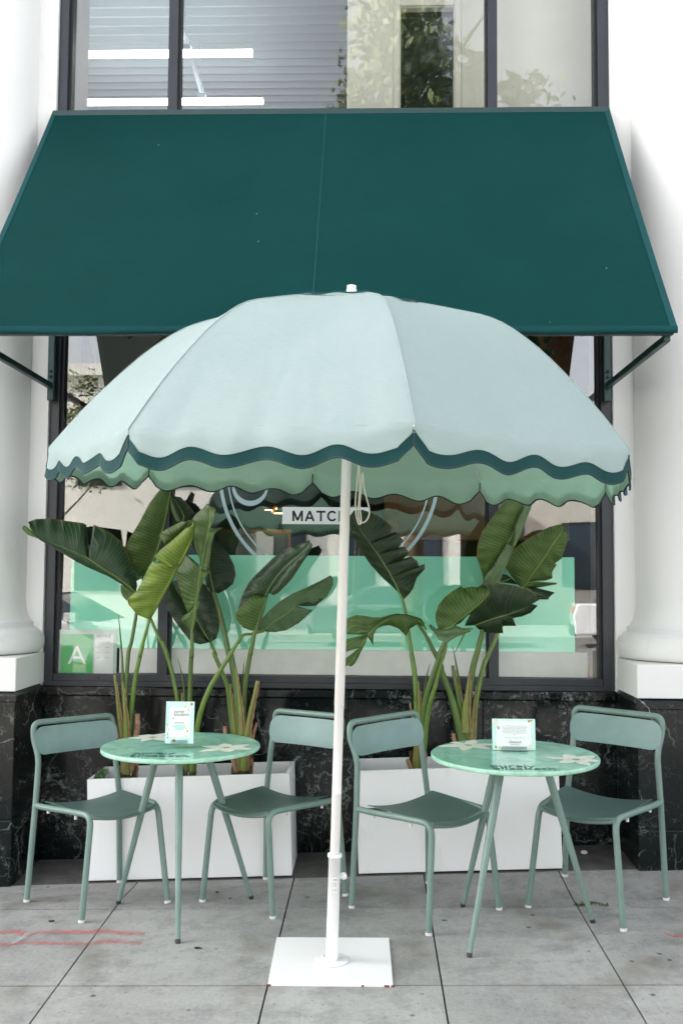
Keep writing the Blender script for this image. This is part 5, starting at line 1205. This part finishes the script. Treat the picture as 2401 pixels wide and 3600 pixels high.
# ------------------------------------------------------------ across the street (seen mirrored in the shop windows)
mBW = mat('far_white_wall', (.84, .82, .77), .8, 0, .3, .1, .5); mBB = mat('far_beige_wall', (.62, .59, .53), .8, 0, .3, .15, .5); mFG = mat('far_window_glass', (.03, .05, .07), .1, 0, .8)
def far_building(name, x0, x1, y0, h, m_, lab, nw, nf, z0=1.0, wh=1.5, band=None):
    root = empty(name, ((x0+x1)/2, y0, 0), lab, 'building')
    mb = MB(); mb.box((x0, y0-8, -.2), (x1, y0, h)); mb.build('wall', m_, root)
    mb = MB(); mb.box((x0-.2, y0-8.2, h), (x1+.2, y0+.25, h+.35)); mb.build('roof', m_, root)
    fw = (x1-x0)/nw
    for f in range(nf):
        for k in range(nw):
            a = x0+fw*(k+.25); zz = z0+f*3.4
            mb = MB(); mb.box((a, y0+.003, zz), (a+fw*.5, y0+.06, zz+wh)); w_ = mb.build('window', mFrame, root)
            mb = MB(); mb.box((a+.08, y0+.061, zz+.08), (a+fw*.5-.08, y0+.07, zz+wh-.08)); mb.build('pane', mFG, w_)
far_building('far_building', -16, -4.6, -21, 8.0, mBW, 'white two storey building across the street mirrored in the left windows', 4, 2)
far_building('far_building', 3.5, 26, -24, 5.4, mBB, 'low beige building across the street mirrored in the right window', 9, 1, 1.2, 2.2)
far_building('far_building', -30, -17.5, -22, 12, mBB, 'tall beige building down the street beyond the white one', 4, 3)
far_building('far_building', -3.8, 2.9, -22, 5.0, mBW, 'small white shop building across the street facing the umbrella', 3, 1, .9, 2.4)
# cars
def car(x, y, heading, paint, lab, suv=False):
    root = empty('parked_car', (x, y, -.16), lab, 'car'); c_, s_ = math.cos(heading), math.sin(heading)
    T = Matrix.Translation((x, y, -.16)) @ Matrix.Rotation(heading, 4, 'Z')
    H_ = 1.62 if suv else 1.45
    body = [(-2.25, .45), (-2.28, .75), (-2.18, .98), (-1.1, 1.02), (1.0, 1.00), (1.75, .92), (2.2, .78), (2.28, .55), (2.25, .35), (-2.2, .32)] if not suv else [(-2.25, .40), (-2.30, .80), (-2.20, 1.10), (-1.1, 1.12), (1.0, 1.08), (1.85, 1.0), (2.25, .82), (2.3, .55), (2.25, .35), (-2.2, .32)]
    zb = 1.0 if not suv else 1.1
    cab = [(-1.75 if suv else -1.55, zb-.02), (-1.35 if suv else -1.0, H_-.06), (-.7, H_), (.15, H_), (.45, H_-.05), (1.25, zb-.04)]
    def prism(mb, prof, hw, tw, mi=0):
        n_ = len(prof); P = []
        for sgn in (-1, 1):
            for (px, pz) in prof:
                k = hw if pz <= zb else hw-(hw-tw)*(pz-zb)/(H_-zb); P.append(T @ Vector((px, sgn*k, pz)))
        mb.add(P, [list(range(n_)), list(range(2*n_-1, n_-1, -1))]+[(i, (i+1) % n_, n_+(i+1) % n_, n_+i)[::-1] for i in range(n_)], mi)
    mb = MB(); prism(mb, body, .90, .90); mb.build('body', paint, root, .05)
    mb = MB(); prism(mb, cab, .84, .66); cb = mb.build('cabin', mFG, root, .04)
    mb = MB(); prism(mb, [(cab[1][0]-.02, H_-.05), (-.7, H_+.015), (.15, H_+.015), (.48, H_-.04)], .70, .68); mb.build('roof', paint, root, .03)
    for px in (-1.4, 1.4):
        for sgn in (-1, 1):
            mb = MB(); wT = T @ Matrix.Translation((px, sgn*.84, .34)) @ Matrix.Rotation(R(90), 4, 'X'); mb.lathe([(.001, -.1), (.32, -.1), (.34, -.06), (.34, .06), (.32, .1), (.001, .1)], (0, 0, 0), 24, T=wT); wh_ = mb.build('wheel', mBlackP, root)
            mb = MB(); mb.lathe([(.001, -.115), (.21, -.105), (.21, .105), (.001, .115)], (0, 0, 0), 16, T=wT); mb.build('rim', mBlackP, wh_)
    for sgn in (-1, 1):
        mb = MB(); mb.box((-2.31, sgn*.62-.2, .82), (-2.15, sgn*.62+.2, .98), T=T); mb.build('tail_light', mat('tail_red', (.45, .02, .01), .2), root)
        mb = MB(); mb.box((2.1, sgn*.62-.2, .62), (2.29, sgn*.62+.2, .76), T=T); mb.build('headlight', mat('headlight', (.7, .7, .7), .1), root)
        mb = MB(); mb.box((.75, sgn*.93-.09, .98), (.92, sgn*.93+.09, 1.12), T=T); mb.build('mirror', paint, root)
    mb = MB(); mb.box((-2.32, -.75, .30), (-2.2, .75, .52), T=T); mb.build('rear_bumper', mBlackP, root)
mCarW = mat('white_car_paint', (.75, .76, .77), .2, 0, .6, coat=.6)
car(-5.35, -4.9, 0, mCarW, 'white saloon car in the near lane mirrored in the left window')
car(7.2, -13.6, R(8), mCarW, 'white hatchback parked across the street mirrored in the right window', True)
car(.8, -13.8, 0, mat('grey_car_paint', (.12, .14, .15), .25, 0, .6, coat=.5), 'dark grey car parked across the street opposite the umbrella')
# traffic light
tl_ = empty('traffic_light', (-7.4, -12.5, -.16), 'traffic light on a pole across the street mirrored in the left window', 'traffic light')
mb = MB(); mb.tube([(-7.4, -12.5, -.16), (-7.4, -12.5, 4.6)], .08, 12); mb.build('pole', mBlackP, tl_)
mb = MB(); mb.box((-7.95, -12.7, 3.0), (-7.55, -12.35, 4.15), bev=.03); hd = mb.build('signal_head', mBlackP, tl_)
for k, c_ in enumerate(((.3, .02, .01), (.3, .18, .01), (.02, .25, .12))):
    mb = MB(); mb.lathe([(.001, 0), (.13, 0), (.14, -.14)], (0, 0, 0), 16, T=Matrix.Translation((-7.75, -12.34, 3.95-.37*k)) @ Matrix.Rotation(R(-90), 4, 'X')); mb.build('lens', mat('signal_lens', c_, .3), hd)
# street trees
mLeafT = mat('street_tree_leaf', (.06, .11, .02), .5, 0, .4, .4, 3, col2=(.16, .17, .03)); mBark = mat('bark', (.12, .09, .06), .9, 0, .2, .4, 10)
def tree(x, y, h, r_, n_, lab, seed):
    rd = random.Random(seed); root = empty('street_tree', (x, y, -.16), lab, 'tree')
    mb = MB(); mb.tube([(x, y, -.16), (x+.05, y, h*.35), (x-.05, y+.1, h*.7), (x, y, h*.95)], [.16, .13, .09, .03], 10)
    tips = []
    for k in range(9):
        a = k*2.4; q = Vector((x+math.cos(a)*r_*.7, y+math.sin(a)*r_*.7, h*(.6+.04*k))); mb.tube([(x, y, h*(.38+.05*k)), q], [.05, .012], 6); tips.append(q)
    mb.build('trunk', mBark, root); mb = MB(); cl = []
    for k in range(34):
        d = Vector((rd.gauss(0, 1), rd.gauss(0, 1), rd.gauss(0, .9))).normalized()*r_*rd.uniform(.35, 1); cl.append(Vector((x, y, h*.78))+Vector((d.x, d.y, d.z*1.1)))
    for k in range(n_):
        c = rd.choice(cl); p = c+Vector((rd.gauss(0, .26), rd.gauss(0, .26), rd.gauss(0, .22)))*r_*.5; s = rd.uniform(.05, .11)
        u = Vector((rd.gauss(0, 1), rd.gauss(0, 1), rd.gauss(0, 1))).normalized(); v = u.orthogonal().normalized()
        mb.add([p-u*s, p+v*s*.5, p+u*s, p-v*s*.5], [(0, 1, 2, 3)])
    mb.build('crown', mLeafT, root)
tree(.55, -2.9, 10.4, 1.7, 8000, 'leafy street tree at the kerb mirrored in the upper right panes', 3)
tree(-9.5, -17.5, 7.0, 2.2, 5000, 'leafy street tree across the street left of the white building', 5)
tree(11.5, -18, 7.5, 2.4, 5000, 'leafy street tree across the street near the beige building', 6)
